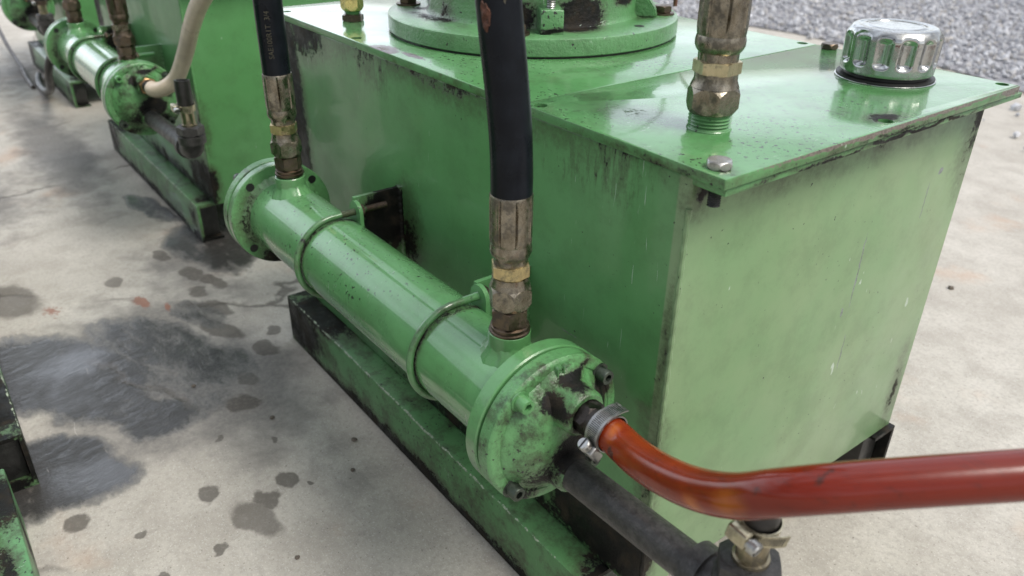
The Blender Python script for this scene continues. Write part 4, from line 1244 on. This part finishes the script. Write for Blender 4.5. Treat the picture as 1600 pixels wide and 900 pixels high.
HX = Vector((0.0, -0.086, 0.2871))     # inlet boss tip region, world
def orange_hose():
    e = empty('coolant_hose', (-0.018, -0.086, 0.2871), 'red orange plastic hose clamped to the cooler cover and sweeping across', 'hose')
    e_m = Matrix.Translation((0.018, 0.086, -0.2871))
    bm = bmesh.new()
    pts = [(-0.001, -0.086, 0.2871), (0.012, -0.0862, 0.2868), (0.0235, -0.0880, 0.2872), (0.0414, -0.0945, 0.2935), (0.0663, -0.1020, 0.3040), (0.0912, -0.1070, 0.3160), (0.1149, -0.1096, 0.3311),
           (0.1350, -0.1067, 0.3468), (0.1518, -0.0954, 0.3558), (0.1728, -0.0720, 0.3619), (0.2028, -0.0360, 0.3689), (0.2350, 0.0033, 0.3763), (0.2760, 0.050, 0.384), (0.33, 0.11, 0.39), (0.40, 0.19, 0.385), (0.47, 0.27, 0.36)]
    rr = lambda u: 0.0112 + 0.0006 * max(0.0, 1 - abs(u - 0.027) / 0.010)
    tube(bm, pts, rr, 40, 10)
    o = finish('hose_tube', bm, M['orange'], e); o.location = e_m.to_translation()
    # hex adaptor and barb
    bm = bmesh.new()
    hexnut(bm, 0.0118, -0.0195, -0.0065, HX, 'X', 0.35, cham=.12)
    lathe(bm, [(0, -.026), (.0098, -.026), (.0098, -.0195), (0, -.0195)], HX, 'X', 32)
    lathe(bm, [(0, -.0066), (.0104, -.0066), (.0104, -.0030), (.0096, -.0028), (0, -.0028)], HX, 'X', 32)
    o = finish('hose_barb', bm, M['oilysteel'], e); o.location = e_m.to_translation()
    n0 = set(bpy.data.objects)
    worm_clamp(e, HX + Vector((0.0040, 0, 0)), AX['X'], 0.0121, 0.0105, R(305), 'clampsteel', tail=2.95, way=-1)
    for x in set(bpy.data.objects) - n0:
        if x.parent == e: x.location = e_m.to_translation()
M['oilysteel'] = metal('oily_black_fitting', (0.07, 0.06, 0.055), 0.33, 0.7, dirt_col=(0.010, 0.009, 0.008), bumps=0.5)
M['clampsteel'] = metal('grey_clamp_steel', (0.36, 0.36, 0.35), 0.33, 0.45)
M['clampbrass'] = metal('yellowed_clamp_steel', (0.50, 0.46, 0.33), 0.30, 0.45)
orange_hose()

# ------------------------------------------------------------------ drain pipes with elbow, barb and hose stub
M['stub'] = plain('black_hose_stub', (0.012, 0.011, 0.010), 0.42, 0.3, 90, 0.8)
def drain_pipe(x0, xe, y0, ye, z0, ze, label, clamp_mat, stub_len, clampw=True):
    e = empty('drain_pipe', (x0, y0, z0), label, 'drain pipe', 'black drain pipes from the cooler covers')
    L = Vector((xe - x0, ye - y0, ze - z0))
    bm = bmesh.new(); tube(bm, [(0, 0, 0), L * 0.5, L - L.normalized() * 0.014], 0.0120, 36, 6)
    finish('pipe', bm, M['blackiron'], e)
    # elbow: quarter bend with thick collars
    d = L.normalized()
    bm = bmesh.new()
    q = []
    for i in range(9):
        a = PI / 2 * i / 8
        q.append(L - d * 0.016 * (1 - math.sin(a)) * 1.0 + Vector((0, 0, 0.016 * (1 - math.cos(a)))))
    tube(bm, [L - d * 0.030] + q + [L + Vector((0, 0, 0.022))], 0.0148, 36, 3)
    tube(bm, [L - d * 0.034, L - d * 0.031, L - d * 0.024, L - d * 0.0215], lambda u: 0.0172 if 0.12 < u < 0.88 else 0.0150, 36, 4)
    tube(bm, [L + Vector((0, 0, .010)), L + Vector((0, 0, .0125)), L + Vector((0, 0, .020)), L + Vector((0, 0, .0225))], lambda u: 0.0178 if 0.12 < u < 0.88 else 0.0150, 36, 4)
    finish('elbow', bm, M['blackiron'], e)
    bm = bmesh.new(); hexnut(bm, 0.0178, 0.0225, 0.0345, L, 'Z', 0.2, cham=.15)
    finish('reducer_hex', bm, M['blackiron'], e)
    bm = bmesh.new()
    lathe(bm, [(0, .034), (.0098, .034), (.0100, .0355), (.0098, .0368), (.0084, .0372), (.0084, .0640), (.0078, .0680), (0, .0680)], L, 'Z', 36)
    finish('barb', bm, M['barb'], e)
    bm = bmesh.new()
    tube(bm, [L + Vector((0, 0, .054)), L + Vector((0.0, 0.0, .064)), L + Vector((0.000, 0.000, .054 + stub_len * .6)), L + Vector((-.001, 0.001, .054 + stub_len))], 0.0102, 28, 6, hollow=0.72)
    finish('hose_stub', bm, M['stub'], e)
    tilt = Matrix.Rotation(R(9), 3, 'Y')
    worm_clamp(e, L + Vector((0, 0, .0600)), tilt, 0.0108, 0.0085, R(272), clamp_mat, tail=1.75, way=1)
    return e
M['barb'] = metal('smeared_steel_barb', (0.33, 0.29, 0.20), 0.28, 0.7)
drain_pipe(-0.025, 0.1175, -0.089, -0.089, 0.2366, 0.2440, 'bare black drain pipe with elbow under the red orange hose', 'clampbrass', 0.017)
drain_pipe(OFF2 - 0.025, -0.797, -0.089, -0.089, 0.2366, 0.243, 'black drain pipe and elbow in front of the second tank end wall', 'clampbrass', 0.040)
drain_pipe(OFF3 - 0.025, -1.80, -0.089, -0.089, 0.2366, 0.240, 'blackened drain pipe and elbow at the farthest cooler', 'darksteel', 0.05)

# cream hose on the second cooler
M['cream'] = plain('yellowed_clear_hose', (0.47, 0.39, 0.30), 0.35, 0.15, 22, 0.35)
def cream_hose():
    x0, y0, z0 = OFF2 - 0.018, -0.086, 0.2871
    e = empty('water_hose', (x0, y0, z0), 'cream plastic hose curving up over the second cooler', 'hose')
    bm = bmesh.new()
    tube(bm, [(.022, 0, 0), (.034, .004, .0), (.050, .014, .006), (.066, .028, .023), (.100, .036, .062), (.152, .036, .106), (.212, .036, .146), (.30, .04, .19), (.42, .05, .22)], 0.0112, 28, 8)
    finish('hose_tube', bm, M['cream'], e)
    bm = bmesh.new(); hexnut(bm, 0.0128, -.002, .0085, (0, 0, 0), 'X', .2, cham=.15)
    finish('brass_nut', bm, M['copper'], e)
    bm = bmesh.new(); lathe(bm, [(0, .008), (.0100, .008), (.0104, .0095), (.0104, .026), (.0094, .027), (0, .027)], (0, 0, 0), 'X', 32)
    finish('barb', bm, M['oilysteel'], e)
M['copper'] = metal('tarnished_brass', (0.42, 0.26, 0.13), 0.32, 0.5)
cream_hose()
# dark hose on the third cooler
e3 = empty('water_hose', (OFF3 - 0.018, -0.086, 0.2871), 'dark hose with a tarnished brass nut on the farthest cooler cover', 'hose')
bm = bmesh.new(); tube(bm, [(.022, 0, 0), (.036, 0, .002), (.052, .002, .012), (.060, .004, .04), (.062, .006, .09), (.066, .01, .16), (.08, .02, .24)], 0.0112, 24, 8)
finish('hose_tube', bm, M['stub'], e3)
bm = bmesh.new(); hexnut(bm, 0.0128, -.002, .0085, (0, 0, 0), 'X', .2, cham=.15)
finish('brass_nut', bm, M['copper'], e3)

# cable and wire on the slab beyond
bm = bmesh.new()
tube(bm, [(-1.80, -0.080, 0.215), (-1.83, -0.105, 0.15), (-1.95, -0.095, 0.08), (-2.12, -0.085, 0.03), (-2.24, -0.080, 0.010), (-2.33, -0.075, 0.010), (-2.42, -0.06, .010)], 0.009, 14, 8)
o = finish('hose_tail', bm, M['stub'])
tag(o, 'thin black hose drooping from the farthest elbow to the concrete', 'hose')
bm = bmesh.new()
tube(bm, [(-2.30, -0.095, 0.005), (-2.42, -0.092, 0.0075), (-2.55, -0.085, 0.012), (-2.72, -0.085, 0.030), (-2.88, -0.083, 0.06), (-2.95, -0.08, 0.075)], 0.006, 12, 8)
o = finish('wire', bm, plain('grey_wire', (0.06, 0.05, 0.045), 0.5))
tag(o, 'stiff grey wire end springing from the pale concrete', 'wire')

# a few loose chips of stone on the slab
for i, (x, y, r) in enumerate(((-0.405, -0.075, .0035), (-0.36, -0.10, .0028), (-0.50, -0.135, .003), (0.10, 0.46, .004), (-0.28, -0.20, .0026), (-0.18, 0.86, .005), (-0.62, -0.19, .003))):
    bm = bmesh.new()
    bmesh.ops.create_icosphere(bm, subdivisions=2, radius=r)
    for v in bm.verts:
        v.co *= random.uniform(.8, 1.15); v.co.z *= .6
    o = finish('pebble', bm, M['gravelstone'], loc=(x, y, r * .45))
    tag(o, 'tiny loose stone chip lying on the concrete slab', 'pebble', 'stone chips on the slab')
